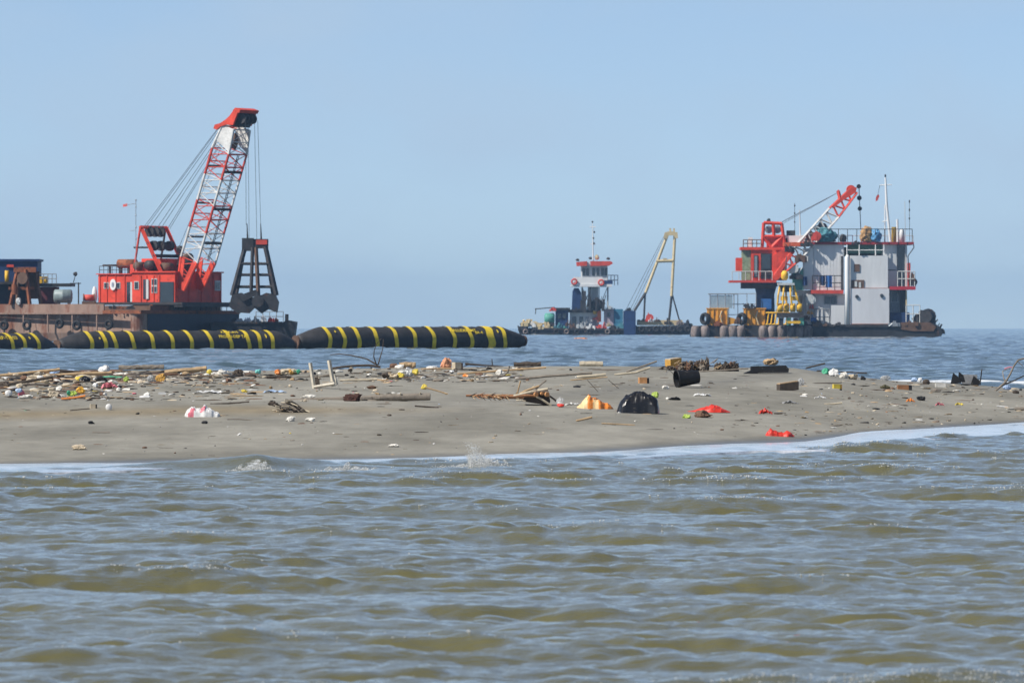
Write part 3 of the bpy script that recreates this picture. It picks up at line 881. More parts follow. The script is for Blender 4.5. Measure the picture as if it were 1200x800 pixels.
# stripes and machinery on the roof
mb = MB(); mb.tube([CL(-98, 30, 49), CL(-74, 30, 49)], 5.5 * k, 14); mb.build('exhaust_silencer', RUSTO, crane, smooth=True)
for a in (-97, -85, -73):
    cbox(MB(), a, a + 3, 28, 32, 37, 45).build('silencer_post', GRIME, crane)
cbox(MB(), -107, -92, 8, 16, 46, 48).build('roof_hatch', GRIME, crane)
cbox(MB(), -100, -98, 11, 13, 37, 46).build('hatch_post', GRIME, crane)
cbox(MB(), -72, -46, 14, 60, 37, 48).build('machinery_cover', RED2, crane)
cbox(MB(), -66, -30, 30, 80, 39, 55).build('machinery_cover', RED, crane)
for i, (a, b, c, r) in enumerate(((-58, 12, 46, 5), (-44, 16, 47, 6), (-25, 20, 44, 6), (-18, 50, 47, 7), (-30, 70, 56, 6))):
    mb = MB(); mb.tube([CL(a, b - 6, c), CL(a, b + 10, c)], r * k, 14); mb.build('winch_drum', GRIME if i % 2 else BROWN, crane, smooth=True)
mb = MB()
for i in range(8):
    a = -108 + i * 6; mb.tube([CL(a, 3, 37), CL(a, 3, 46)], 0.35 * k, 4)
mb.tube([CL(-108, 3, 46), CL(-66, 3, 46)], 0.35 * k, 4); mb.tube([CL(-108, 3, 41.5), CL(-66, 3, 41.5)], 0.35 * k, 4)
mb.build('roof_railing', GRIME, crane)
# gantry
for b in (10, 66):
    mb = MB(); m4 = 2.6
    mb.bar(CL(-54, b, 92), CL(-26, b, 39), m4 * k, 4); mb.build('gantry_leg', RED, crane)
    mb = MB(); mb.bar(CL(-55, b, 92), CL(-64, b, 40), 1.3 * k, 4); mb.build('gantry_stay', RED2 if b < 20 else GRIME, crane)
for c, a, r, m_ in ((92, -54, 2.0, RED), (73, -44, 1.8, GRIME), (58, -36, 2.0, GRIME)):
    mb = MB(); mb.bar(CL(a, 8, c), CL(a, 68, c), r * k, 4); mb.build('gantry_beam', m_, crane)
mb = MB(); mb.bar(CL(-64, 10, 68), CL(-41, 10, 68), 1.1 * k, 4); mb.bar(CL(-64, 66, 68), CL(-41, 66, 68), 1.1 * k, 4); mb.build('gantry_brace', GRIME, crane)
for b in (26, 38, 50):
    mb = MB(); disc(mb, CL(-52, b, 87), 6.5 * k, cv_, 3 * k, 18); mb.build('sheave', GRIME, crane)
for b in (20, 36, 54):
    mb = MB(); disc(mb, CL(-42, b, 70), 6 * k, cv_, 5 * k, 16); mb.build('sheave', GRIME, crane)
mb = MB(); mb.blob(CL(-12, 30, 66), (4 * k, 5 * k, 4 * k), 2, 0.3, 1.5); mb.tube([CL(-12, 30, 39), CL(-12, 30, 66)], 1.4 * k, 6); mb.build('floodlight', GRIME, crane)
# boom
BETA = math.radians(71.2)
be = cu_ * math.cos(BETA) + cz_ * math.sin(BETA); bn = -cu_ * math.sin(BETA) + cz_ * math.cos(BETA)
BF = CL(3, 8, 18)
BW, BD = 40, 24
def bp(s, side, dn):
    """point on the boom: s px along, side 0 near / 1 far, dn -1 front / +1 back chord"""
    d = BD / 2
    if s < 37: d = 5 + (BD / 2 - 5) * s / 37
    if s > 172: d = BD / 2 - (BD / 2 - 8) * (s - 172) / 29
    wn = BW if s < 172 else BW - (s - 172) * 0.10
    return BF + be * (s * k) + cv_ * ((BW / 2 + (side - 0.5) * wn) * k) + bn * (dn * d * k)
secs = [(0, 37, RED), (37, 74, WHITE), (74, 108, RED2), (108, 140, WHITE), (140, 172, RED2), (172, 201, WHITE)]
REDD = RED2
for i, (s0, s1, m_) in enumerate(secs):
    sec_o = MB().bar(bp(s0, 0, -1), bp(s1, 0, -1), 1.8 * k, 6).build('boom_section', m_, crane)
    for sd, dn in ((0, 1), (1, -1), (1, 1)):
        MB().bar(bp(s0, sd, dn), bp(s1, sd, dn), (1.8 if sd == 0 else 1.5) * k, 6).build('chord', m_, sec_o)
    lac = MB(); nb = 2
    for j in range(nb):
        a = s0 + (s1 - s0) * j / nb; b = s0 + (s1 - s0) * (j + 1) / nb; m = (a + b) / 2
        for sd in (0, 1):
            lac.bar(bp(a, sd, -1), bp(m, sd, 1), 0.62 * k); lac.bar(bp(m, sd, 1), bp(b, sd, -1), 0.62 * k)
            lac.bar(bp(b, sd, -1), bp(b, sd, 1), 0.55 * k)
        for dn in (-1, 1):
            if i == 0: continue
            lac.bar(bp(a, 0, dn), bp(b, 1, dn), 0.5 * k)
            if dn < 0: lac.bar(bp(a, 1, dn), bp(b, 0, dn), 0.5 * k)
            lac.bar(bp(b, 0, dn), bp(b, 1, dn), 0.75 * k)
    lac.build('lacing', m_, sec_o)
# plated foot legs and head plate
for sd in (0, 1):
    mb = MB(); off = cv_ * (1.6 * k * (1 if sd else -1))
    q = [bp(0, sd, -1), bp(35, sd, -1), bp(36, sd, -0.45), bp(12, sd, -0.2), bp(12, sd, 0.2), bp(36, sd, 0.5), bp(36, sd, 1), bp(0, sd, 1)]
    mb.prism([p - off * 0.5 for p in q], off); mb.build('foot_plate', RED, crane)
    mb = MB(); mb.prism([p - off * 0.4 for p in (bp(174, sd, -1), bp(201, sd, -1), bp(201, sd, 1), bp(183, sd, 1))], off * 0.8)
    mb.build('head_plate', WHITE, crane)
# dark cross diaphragm and ladder inside the boom
for s in (150, 104, 62):
    mb = MB(); mb.bar(bp(s, 0, -1), bp(s, 1, -1), 1.7 * k); mb.bar(bp(s, 0, 1), bp(s, 1, 1), 1.2 * k); mb.build('cross_frame', GRIME, crane)
mb = MB()
for j in range(48):
    s = 40 + j * 2.8; p = (bp(s, 0, -1) * 0.45 + bp(s, 1, -1) * 0.55); mb.bar(p - cv_ * 1.6 * k, p + cv_ * 1.6 * k, 0.25 * k)
for sg in (-1, 1):
    mb.bar(bp(40, 0, -1) * 0.45 + bp(40, 1, -1) * 0.55 + cv_ * 1.6 * k * sg, bp(172, 0, -1) * 0.45 + bp(172, 1, -1) * 0.55 + cv_ * 1.6 * k * sg, 0.45 * k)
mb.build('boom_ladder', GRIME, crane)
mb = MB(); p = (bp(185, 0, 0) * .4 + bp(185, 1, 0) * .6); mb.blob(p, (5 * k, 5 * k, 10 * k), 2, 0.3, 1.2, seed=4); mb.build('guide_block', BROWN, crane)
# red boom head
hd = MB()
def hp(s, sdpx, n): return BF + be * (s * k) + cv_ * (sdpx * k) + bn * (n * k)
for sdpx in (-1, 38):
    hd2 = MB(); q = [hp(206, sdpx, -7), hp(222, sdpx, -8.5), hp(224, sdpx, -2.5), hp(215, sdpx, 1), hp(209, sdpx, 5), hp(202.5, sdpx, 11), hp(199, sdpx, 17), hp(194, sdpx, 17.5), hp(194, sdpx, 13), hp(199.5, sdpx, 8.5), hp(204, sdpx, 2)]
    hd2.prism(q, cv_ * 3.2 * k); hd2.build('boom_head', RED, crane)
mb = MB(); mb.hexa([hp(204, 2.4, -7.5), hp(204, 37.6, -7.5), hp(204, 37.6, 4), hp(204, 2.4, 4), hp(222, 2.4, -9), hp(222, 37.6, -9), hp(222, 37.6, -1.5), hp(222, 2.4, -1.5)]); mb.build('head_block', GRIME, crane)
mb = MB(); mb.hexa([hp(222.3, -1, -10.5), hp(222.3, 41, -10.5), hp(222.3, 41, -1), hp(222.3, -1, -1), hp(226.5, -1, -11), hp(226.5, 41, -11), hp(226.5, 41, -3.5), hp(226.5, -1, -3.5)]); mb.build('head_cap', RED, crane)
for sdpx in (6, 14, 22, 30):
    mb = MB(); disc(mb, hp(216, sdpx, -12), 6 * k, cv_, 2.2 * k, 18); mb.build('sheave', GRIME, crane)
mb = MB(); mb.bar(hp(196.5, 0, 15.2), hp(196.5, 40, 15.2), 2.6 * k, 8); mb.build('pendant_bar', RED, crane)
# pendants and luffing ropes
for j, b in enumerate((12, 16, 24, 40, 48, 62, 66)):
    mb = MB(); mb.tube([CL(-52 + j * .5, b, 91), hp(196, 3 + b * 0.5, 17)], 0.30 * k, 5); mb.build('pendant_rope', ROPE, crane)
mb = MB(); mb.tube([CL(-20, 34, 60), hp(178, 20, 12)], 0.28 * k, 5); mb.build('pendant_rope', ROPE, crane)
# antenna at the back of the house
mb = MB(); mb.tube([CL(-56, 2, 38), CL(-56, 2, 124)], 0.35 * k, 5)
for c in (124, 116, 106, 92, 78): mb.blob(CL(-56, 2, c), (.9 * k, .9 * k, 1.2 * k), 1, 0.2, 1)
mb.bar(CL(-72, 2, 118), CL(-56, 2, 120), 0.3 * k); mb.bar(CL(-64, 2, 88), CL(-56, 2, 88), 0.3 * k)
mb.build('antenna_mast', STEEL, crane)
mb = MB(); mb.prism([CL(-74, 2, 119), CL(-68, 2, 120), CL(-68, 2, 117), CL(-74, 2, 116)], cv_ * 0.2 * k); mb.build('small_flag', RED2, crane)
# hoist ropes (they belong to the crane)
for px, tp, bt in ((288.5, 152, 264), (292, 150, 282), (301, 149, 282), (305.5, 149, 264)):
    p = at(px, bt, S.D + 44 * k); q = hp(216, (px - 285) * 1.6, -18); mb = MB(); mb.tube([q, p], 0.26 * k, 5); mb.build('hoist_rope', ROPE, crane)

# ---- clamshell grab hanging from the crane
grab = thing('clamshell_grab', 'tall black steel clamshell grab hanging from the lattice boom', 'grab', S.P(298, 366, 44))
gd = 44
S.box(MB(), 283.5, 297, 279, 294, gd - 9, gd + 9).build('head_block', GRIME, grab)
S.box(MB(), 297.3, 314, 280, 291, gd - 8, gd + 8).build('head_block', GRIME, grab)
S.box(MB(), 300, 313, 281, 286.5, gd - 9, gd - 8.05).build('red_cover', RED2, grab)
for x, y0, y1 in ((289.5, 262, 280), (305.5, 262, 280)):
    S.tube(MB(), [(x, y0, gd), (x + .6, y1, gd)], [0.5, 1.2], 6).build('rope_socket', GRIME, grab)
for (x0, y0, x1, y1, dd0, dd1, r) in ((286.5, 292, 272, 346, gd - 7, gd - 16, 2.3), (311, 289, 324, 346, gd - 7, gd - 16, 2.3), (296, 290, 294, 350, gd - 9, gd - 18, 1.7), (300, 290, 303, 350, gd - 9, gd - 18, 1.9),
                                     (286.5, 292, 277, 346, gd + 7, gd + 16, 1.6), (311, 289, 320, 346, gd + 7, gd + 16, 1.6)):
    mb = MB(); mb.bar(S.P(x0, y0, dd0), S.P(x1, y1, dd1), r * 1.25 * k, 4); mb.build('arm', BROWN if x0 == 300 else GRIME, grab)
for y, xl, xr in ((309, 282, 316), (322, 279, 319), (336, 276, 322)):
    for dd in (gd - 11, gd + 11):
        S.tube(MB(), [(xl, y, dd), (xr, y, dd)], 1.7, 4).build('cross_tie', GRIME, grab)
    S.tube(MB(), [(xl, y, gd - 11), (xl, y, gd + 11)], 1.3, 4).build('cross_tie', GRIME, grab)
S.poly(MB(), [(272, 345), (282, 343), (297, 349), (298, 360), (291, 367), (277, 366), (268, 359)], gd - 19, gd + 19).build('jaw', GRIME, grab)
S.poly(MB(), [(298.4, 349), (312, 343), (322, 345), (326, 354), (324, 366), (314, 362), (306, 367), (298.6, 361)], gd - 19, gd + 19).build('jaw', GRIME, grab)
S.poly(MB(), [(278, 347), (300, 339), (303, 345), (285, 353)], gd - 22, gd - 19.2).build('jaw_lever', GRIME, grab)
mb = MB(); disc(mb, S.P(302, 353, gd - 21), 7 * k, (0, 1, 0), 3 * k, 16); mb.build('hinge_plate', GRIME, grab)

# ---- things on the left part of the barge deck
dh = thing('barge_deckhouse', 'dark blue deckhouse with flat roof at left frame edge', 'deckhouse', S.P(10, 357, 120))
S.b1('wall', NAVY, dh, -40, 44, 306, 332, 112, 180)
S.b1('roof', NAVY, dh, -42, 46, 303.5, 306, 109, 183)
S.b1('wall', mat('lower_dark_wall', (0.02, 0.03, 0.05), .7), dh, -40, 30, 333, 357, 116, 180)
S.b1('balcony_floor', GRIME, dh, -40, 34, 330, 333, 100, 182)
S.b1('wall', mat('dull_maroon_paint', (0.12, 0.03, 0.04), .7, var=.3, rust=.3), dh, 46, 66, 336, 357, 116, 170)
S.b1('canopy', GRIME, dh, 44, 84, 332, 335.5, 106, 172)
for x in (-30, -14, 20, 32):
    w = S.b1('window', GRIME, dh, x, x + 9, 313, 323, 111, 111.9)
    S.b1('pane', GLASS, w, x + 1, x + 8, 314, 322, 110.4, 110.9)
S.rail('railing', STEEL, dh, 46, 66, 332, 321, 110, 110, 5)
S.b1('yellow_locker', YELLOW, dh, 46.5, 56, 324, 331.8, 112, 122)
mb = MB(); mb.tube([S.P(8, 330, 104), S.P(8, 317, 104)], 2.4 * k, 14); mb.build('yellow_cylinder', YELLOW, dh, smooth=True)
S.b1('red_sign', RED2, dh, 8, 16, 310, 313, 110, 111.9)
fr = thing('rusty_winch_frame', 'rust brown winch frame standing before the blue deckhouse', 'winch frame', S.P(32, 357, 92))
for x0, y0, x1, y1, dd in ((20, 318, 12, 357, 88), (30, 316, 35, 357, 86), (22, 318, 20, 357, 98), (42, 320, 48, 357, 96), (33, 318, 32, 357, 98)):
    mb = MB(); mb.bar(S.P(x0, y0, dd), S.P(x1, y1, dd - 4), 2.3 * k, 4); mb.build('leg', RUSTO if dd < 90 else BROWN, fr)
S.b1('head_beam', RUSTO, fr, 16, 42, 313, 319, 86, 98)
S.b1('side_plate', BROWN, fr, 30, 46, 318, 350, 99, 103)
S.b1('cross_beam', RUSTO, fr, 10, 40, 336, 339.5, 84, 88)
mb = MB(); mb.tube([S.P(17, 333, 82), S.P(17, 345, 82)], 3.4 * k, 12); mb.build('hydraulic_motor', RUSTO, fr)
mb = MB(); disc(mb, S.P(27, 326, 84), 7 * k, (0.4, 1, 0), 5 * k, 18); mb.build('winch_drum', BROWN, fr)
mb = MB(); mb.blob(S.P(22, 353, 80), (3 * k, 3 * k, 4 * k), 2, .4, 1.5); mb.build('pale_sack', PALE, fr)
tk = thing('fuel_tank', 'grey green cylindrical tank lying between deckhouse and red crane', 'tank', S.P(74, 356, 86))
mb = MB(); c0 = S.P(63, 347, 88); pts = [(-0.2, .45), (.5, .85), (1.6, 1), (10.5, 1), (11, 1.04), (11.5, 1), (20.4, 1), (21.5, .85), (22.2, .45)]
mb.tube([c0 + Vector((a * k, 0, 0)) for a, _ in pts], [r * 8 * k for _, r in pts], 24); mb.build('shell', mat('tank_paint', (0.25, 0.31, 0.31), .5, var=.35, rust=.25), tk, smooth=True)
for x in (67, 79): S.b1('saddle', GRIME, tk, x, x + 3, 350, 358, 82, 94)
lp = thing('deck_lamp_post', 'thin lamp post on the barge beside the white tank', 'lamp post', S.P(92, 357, 80))
S.tube(MB(), [(92, 357, 80), (92, 331, 80)], 0.9, 6).build('post', GRIME, lp)
S.tube(MB(), [(82, 332, 80), (95, 332, 80)], 0.6, 5).build('crossbar', GRIME, lp)
S.tube(MB(), [(86, 331, 80), (88.5, 322, 80)], 0.5, 5).build('arm', GRIME, lp)
MB().blob(S.P(88.5, 321, 80), (2.6 * k, 2 * k, 2.4 * k), 2, .3, 1.5).build('lamp_head', GRIME, lp)
wn_ = thing('anchor_windlass', 'small red rusty windlass on the barge left of the crane', 'windlass', S.P(103, 357, 70))
S.b1('bed', BROWN, wn_, 96, 112, 353, 358, 66, 80)
mb = MB(); mb.tube([S.P(99, 349, 72), S.P(110, 349, 72)], 4.0 * k, 14); mb.build('drum', RED2, wn_, smooth=True)
for x in (98, 110.5): 
    mb = MB(); disc(mb, S.P(x, 349, 72), 5 * k, (1, 0, 0), 1 * k, 16); mb.build('flange', RUSTO, wn_)
# ---------------------------------------------------------------- middle vessel with wheelhouse on stilts
S = Ship(980.0); k = S.k
mv = thing('dredger_tug', 'small dark workboat with red roofed wheelhouse on stilts', 'workboat', S.P(676, S.wl, 20))
S.poly(MB(), [(612, 400), (607, 386), (608, 382), (616, 384), (640, 385), (735, 385), (746, 381), (746, 400)], 0, 60).build('hull', DARK, mv)
S.poly(MB(), [(607, 386.5), (607.2, 384), (745, 384.8), (745, 387)], -1.4, 1.2).build('rubbing_strake', GRIME, mv)
for i, x in enumerate((616, 626, 652, 664, 676, 690, 712, 724)):
    mb = MB(); disc(mb, S.P(x, 388.5, -3.2), 3.4 * k, (0, 1, 0), 3.0 * k, 14, 1.2 * k); mb.build('tyre_fender', MUDDY if i % 3 == 0 else BLACK, mv, smooth=True)
mb = MB(); pts = [(638, .6), (639, .95), (649, .95), (650, .6)]
mb.tube([S.P(x, 373, 8) for x, _ in pts], [6.6 * r * k for _, r in pts], 18); mb.build('green_tank', GREEN, mv, smooth=True)
S.b1('tank_saddle', GRIME, mv, 638, 650, 378, 385, 3, 14)
S.b1('dark_cabin', NAVY, mv, 651, 666, 363, 385, 6, 40)
S.b1('cabin_roof', GRIME, mv, 647, 668, 360.5, 363, 2, 42)
for x in (653.5, 659.5): S.b1('window', GLASS, mv, x, x + 4, 367, 373, 5.2, 5.9)
S.tube(MB(), [(627, 362, 6), (650, 360, 6)], 0.6, 5).build('davit', GRIME, mv)
S.tube(MB(), [(628, 361, 6), (627.4, 368, 6)], 0.5, 5).build('davit', GRIME, mv)
S.b1('engine_casing', PALE, mv, 668, 702, 366, 385, 10, 44)
S.b1('casing_roof', GRIME, mv, 666, 704, 362.5, 366, 6, 46)
for x in (671, 679, 686, 694):
    S.b1('door', GLASS if x % 2 else STEEL, mv, x, x + 4.2, 371, 384, 9.2, 9.9)
S.b1('pink_panel', mat('faded_pink_panel', (0.50, 0.40, 0.44), .6, var=.3), mv, 708, 719, 362, 382, 4, 30)
S.b1('teal_panel', mat('teal_blue_panel', (0.05, 0.21, 0.33), .6, var=.3), mv, 719.4, 730, 362, 382, 4, 30)
S.b1('navy_locker', NAVY, mv, 731, 745, 364, 392, -2, 34)
S.b1('porthole_box', GLASS, mv, 711.5, 715, 366, 371, 3.2, 3.9)
for i, (x, y, w, h, m_) in enumerate(((622, 379, 9, 8, BRIGHT), (630, 381, 10, 9, CREAM), (634, 384, 6, 10, CREAM), (644, 382, 6, 6, CREAM), (666, 378, 5, 8, BROWN), (698, 372, 5, 5, RED2), (686, 386, 6, 6, MUDDY), (701, 385, 6, 7, MUDDY), (714, 380, 6, 5, CREAM), (661, 383, 6, 5, GREEN), (725, 384, 5, 5, STEEL), (737, 362, 6, 4, GRIME), (707, 355, 4, 4, GRIME), (613, 381, 9, 6, GRIME), (640, 380, 8, 8, CREAM), (655, 381, 9, 7, TEAL), (672, 382, 9, 7, BROWN), (680, 381, 8, 8, PALE), (692, 382, 8, 8, BRIGHT), (706, 381, 8, 9, RED2), (719, 382, 8, 6, GRIME), (728, 381, 8, 8, TEAL), (648, 362, 6, 5, RED2), (676, 362, 8, 4, GRIME), (690, 361, 7, 4, STEEL), (715, 360, 9, 4, PALE), (687, 350, 14, 26, GRIME), (703, 352, 10, 24, GRIME), (622, 377, 18, 10, CREAM))):
    MB().clutter(S.P(x, y + h * .5, 2 + i % 3), w * 1.25 * k, h * 1.1 * k, w * k, seed=i * 1.9).build('deck_gear', m_, mv)
S.b1('life_raft_case', mat('signal_orange', (0.80, 0.16, 0.03), .5), mv, 700, 704.5, 363.5, 377, 3, 8)
S.b1('ladder', YELLOW, mv, 695, 699, 364, 368, 5, 6)
# stilts and wheelhouse
for x, dd in ((682, 14), (682.5, 36), (693, 14), (702, 14), (712.5, 14), (712, 36), (692, 36)):
    S.tube(MB(), [(x, 364, dd), (x, 334, dd)], 0.8, 6).build('stilt', PALE, mv)
for x0, x1 in ((682, 693), (693, 682), (702, 712)):
    S.tube(MB(), [(x0, 362, 13.4), (x1, 336, 13.4)], 0.55, 5).build('stilt_brace', PALE, mv)
S.b1('stair_tower', PALE, mv, 689, 701, 336, 362.4, 20, 32)
mb = MB(); S.poly(mb, [(670, 364), (671, 341), (673, 337.5), (678, 337.5), (681, 343), (681.5, 356), (686, 358), (686, 364)], 10, 26); mb.build('funnel', NAVY, mv)
S.b1('bridge_deck', GREYW, mv, 669, 717, 333, 336, 6, 46)
S.b1('bridge_bulwark', BRIGHT, mv, 672, 706, 324.5, 332.9, 7, 8.4)
S.b1('navy_bulwark', NAVY, mv, 706.3, 718, 328.5, 332.9, 7, 8.4)
S.b1('wheelhouse', GREYW, mv, 681, 712, 311, 332.8, 12, 40)
for x in (682.5, 687, 694, 699, 704.5, 708.5):
    w = S.b1('window', PALE, mv, x - .4, x + 3.6, 313.5, 323.5, 11.3, 11.9)
    S.b1('pane', GLASS, w, x, x + 3.2, 314, 323, 10.8, 11.2)
S.poly(MB(), [(676, 311.5), (675.5, 307), (688, 306), (688, 311.5)], 6, 44).build('roof', RED2, mv)
S.poly(MB(), [(692, 311.5), (692, 306), (704, 306), (704, 311.5)], 6, 44).build('roof', RED2, mv)
S.poly(MB(), [(704.2, 311.2), (704.2, 306), (716, 306), (718.5, 308.5), (714, 311.2)], 6, 44).build('roof', RED2, mv)
S.b1('roof', GREYW, mv, 688.2, 691.8, 307, 311.4, 8, 44)
S.rail('railing', STEEL, mv, 712, 724, 334, 322.5, 10, 30, 4)
for x, y in ((673, 330), (704.5, 331)):
    mb = MB(); disc(mb, S.P(x, y, 5), 4 * k, (0, 1, 0), 1.6 * k, 18, 2 * k); mb.build('lifebuoy', RED2, mv, smooth=True)
for x, y in ((677, 304.5), (692, 302.5), (713, 303)):
    MB().blob(S.P(x, y, 10), (2.2 * k, 2 * k, 1.6 * k), 1, .3, 1.3).build('searchlight', GRIME, mv)
mb = MB(); mb.blob(S.P(699.5, 301.5, 16), (2.6 * k, 2.4 * k, 3.2 * k), 2, .2, 1); mb.build('horn_cover', CREAM, mv)
mb = MB(); S.tube(mb, [(695, 306, 14), (694.5, 262, 14)], [0.9, 0.5], 6)
S.tube(mb, [(691, 266, 14), (698, 266, 14)], 0.6, 5); S.tube(mb, [(692, 286, 14), (697.5, 286, 14)], 0.5, 5); mb.build('mast', BRIGHT, mv)
for x, y in ((694.3, 260), (696.5, 272), (695.5, 279), (696, 285)):
    MB().blob(S.P(x, y, 12.6), (1.1 * k, 1 * k, 1.3 * k), 1, .2, 1).build('mast_lamp', GRIME, mv)
# A-frame pontoon
pv = thing('sheerleg_pontoon', 'low dark pontoon with tall cream A-frame next to workboat', 'crane pontoon', S.P(778, S.wl, 20))
S.poly(MB(), [(747, 398), (746.5, 382), (800, 381), (803, 378), (811, 379), (812, 384), (808, 398)], 2, 50).build('hull', DARK, pv)
S.b1('deck_house', CREAM, pv, 747, 800, 375, 381, 6, 44)
for i, x in enumerate((752, 760, 769, 778, 788, 797, 806)):
    mb = MB(); disc(mb, S.P(x, 385.5, -1.2), 4 * k, (0, 1, 0), 3 * k, 14, 1.4 * k); mb.build('tyre_fender', BLACK, pv, smooth=True)
S.tube(MB(), [(756.5, 343, 8), (783, 273, 14)], [1.7, 1.7], 8).build('frame_leg', CREAM, pv)
S.tube(MB(), [(787, 347, 8), (791, 273, 14)], [1.7, 1.7], 8).build('frame_leg', CREAM, pv)
S.tube(MB(), [(743.5, 364, 6), (756.5, 343, 8)], 1.6, 6).build('leg_foot', GRIME, pv)
S.tube(MB(), [(754.5, 375, 8), (756, 344, 8)], 1.3, 6).build('leg_foot', GRIME, pv)
S.tube(MB(), [(784, 376, 8), (787, 347, 8)], 1.6, 6).build('leg_foot', GRIME, pv)
S.tube(MB(), [(796, 375, 8), (788, 346, 8)], 1.0, 6).build('leg_foot', GRIME, pv)
S.tube(MB(), [(769, 306, 11), (789, 305.5, 11)], 1.9, 8).build('cross_beam', CREAM, pv)
S.b1('beam_bracket', CREAM, pv, 777, 781.5, 302.5, 304, 9.5, 13)
S.poly(MB(), [(777.5, 279), (779, 272.5), (785, 270.8), (794, 272.3), (794.5, 279), (790.5, 279), (789.5, 275.8), (783.5, 275.8), (781.5, 280)], 10, 18).build('head_beam', CREAM, pv)
for x in (785.5, 790): S.b1('head_sheave', CREAM, pv, x - 1, x + 1, 267.5, 271.8, 12, 16)
for x0, y0, x1, y1 in ((779, 275, 733, 364), (780, 276, 738, 364), (770, 304, 741, 364)):
    S.tube(MB(), [(x0, y0, 14), (x1, y1, 20)], 0.24, 4).build('stay_rope', ROPE, pv)
for i, (x, y, w, h, m_) in enumerate(((760, 371, 5, 12, RED2), (763, 373, 5, 8, BRIGHT), (752, 374, 6, 4, GRIME), (770, 374, 4, 5, BROWN), (783, 376, 6, 8, GRIME), (797, 377, 7, 6, MUDDY), (806, 378, 8, 7, GRIME))):
    MB().clutter(S.P(x, y + h * .5, 4), w * 1.25 * k, h * 1.1 * k, w * k, seed=30 + i * 1.9).build('deck_gear', m_, pv)
# orange float in front of it
SB = Ship(620.0); kb = SB.k
mb = MB(); pts = [(672, .3), (673, .8), (676, 1), (685, 1), (688, .8), (689, .3)]
mb.tube([SB.P(x, 398.2, 0) for x, _ in pts], [2.6 * r * kb for _, r in pts], 16)
bo = thing('marker_float', 'orange cigar shaped float on the water before the workboat', 'float', SB.P(680.5, 400, 0))
mb.build('float_body', mat('faded_orange_float', (0.72, 0.27, 0.09), .6, var=.3), bo, smooth=True)
for x in (675, 686):
    mb = MB(); disc(mb, SB.P(x, 398.2, 0), 2.8 * kb, (1, 0, 0), .9 * kb, 16); mb.build('band', BROWN, bo)

# ---------------------------------------------------------------- right vessel: grab dredger with white house
S = Ship(760.0); k = S.k
rv = thing('grab_dredger', 'rusty dredger with tall white deckhouse and red roof edges', 'dredger', S.P(955, S.wl, 40))
S.poly(MB(), [(816, 404), (811, 392), (814, 383), (826, 381), (1058, 381), (1064, 378), (1092, 378), (1101, 383), (1105, 390), (1098, 404)], 0, 120).build('hull', DARK, rv)
S.poly(MB(), [(1056, 386), (1056, 377.6), (1090, 377.6), (1097, 383), (1094, 388), (1070, 388)], -1.2, 4).build('bow_plate', BROWN, rv)
S.b1('rubbing_strake', GRIME, rv, 935, 1056, 380, 383, -1.6, 1)
for x0, x1 in ((809, 832), (844, 873), (889, 921), (921.5, 952)):       # fat fenders hung along the side
    n_ = max(2, int((x1 - x0) / 9.5))
    for j in range(n_):
        xa = x0 + (x1 - x0) * (j + .5) / n_
        mb = MB(); pts = [(381.5, .55), (383, .9), (386, 1.05), (391, 1.05), (396, .9), (398, .5)]
        mb.tube([S.P(xa, y, -4) for y, _ in pts], [r * 5.2 * k for _, r in pts], 14, jit=0.12); mb.build('hanging_fender', MUDDY, rv, smooth=True)
for x, y, r in ((826.5, 373.5, 7.5), (869.5, 373.5, 7.5)):
    mb = MB(); disc(mb, S.P(x, y, 2), r * k, (0.75, 0.66, 0), 7 * k, 22, r * .45 * k); mb.build('tyre_fender', BLACK, rv, smooth=True)
for x0, x1 in ((829, 853), (872, 897)):                                # orange bulwark boxes with ribs
    bx_ = S.b1('orange_bulwark', ORANGE, rv, x0, x1, 362, 381.4, 4, 28)
    for j in range(5):
        xx = x0 + 1 + (x1 - x0 - 3) * j / 4
        S.b1('rib', ORANGE, bx_, xx, xx + 1.2, 363, 380, 3, 3.95)
    S.b1('cap', ORANGE, bx_, x0 - 1, x1 + 1, 360.8, 361.95, 3, 29)
S.poly(MB(), [(853.4, 371), (864, 374), (864, 378), (853.4, 381)], 5, 12).build('towing_bracket', ORANGE, rv)
mb = MB()
for j in range(6):
    x = 899 + j * 4.4; S.tube(mb, [(x + 2, 367, 4), (x, 380, 4)], 0.9, 4)
S.tube(mb, [(897, 366.5, 4), (926, 366.5, 4)], 1.1, 4); S.tube(mb, [(897, 380, 4), (924, 380, 4)], 0.9, 4); mb.build('sloping_rack', YELLOW, rv)
for x, y in ((846, 372), (888, 372)):
    mb = MB(); S.tube(mb, [(x, 364, 2), (x - 2, 371, 1.5), (x + 1, 380, 2)], 1.0, 6); mb.build('mooring_rope', CREAM, rv)
# glazed booth at the left end
S.b1('booth_roof', STEEL, rv, 830.5, 864, 343.8, 345, 6, 34)
for x in (832, 841, 850, 860):
    S.tube(MB(), [(x, 362, 7), (x, 345, 7)], 0.55, 4).build('booth_post', STEEL, rv)
for x in (832.8, 841.8, 850.8):
    S.b1('perspex_panel', HAZYGL, rv, x, x + 7.6, 346, 361, 7, 7.6)
S.rail('railing', STEEL, rv, 854, 886, 381, 344, 16, 16, 4, 0.4, 2)
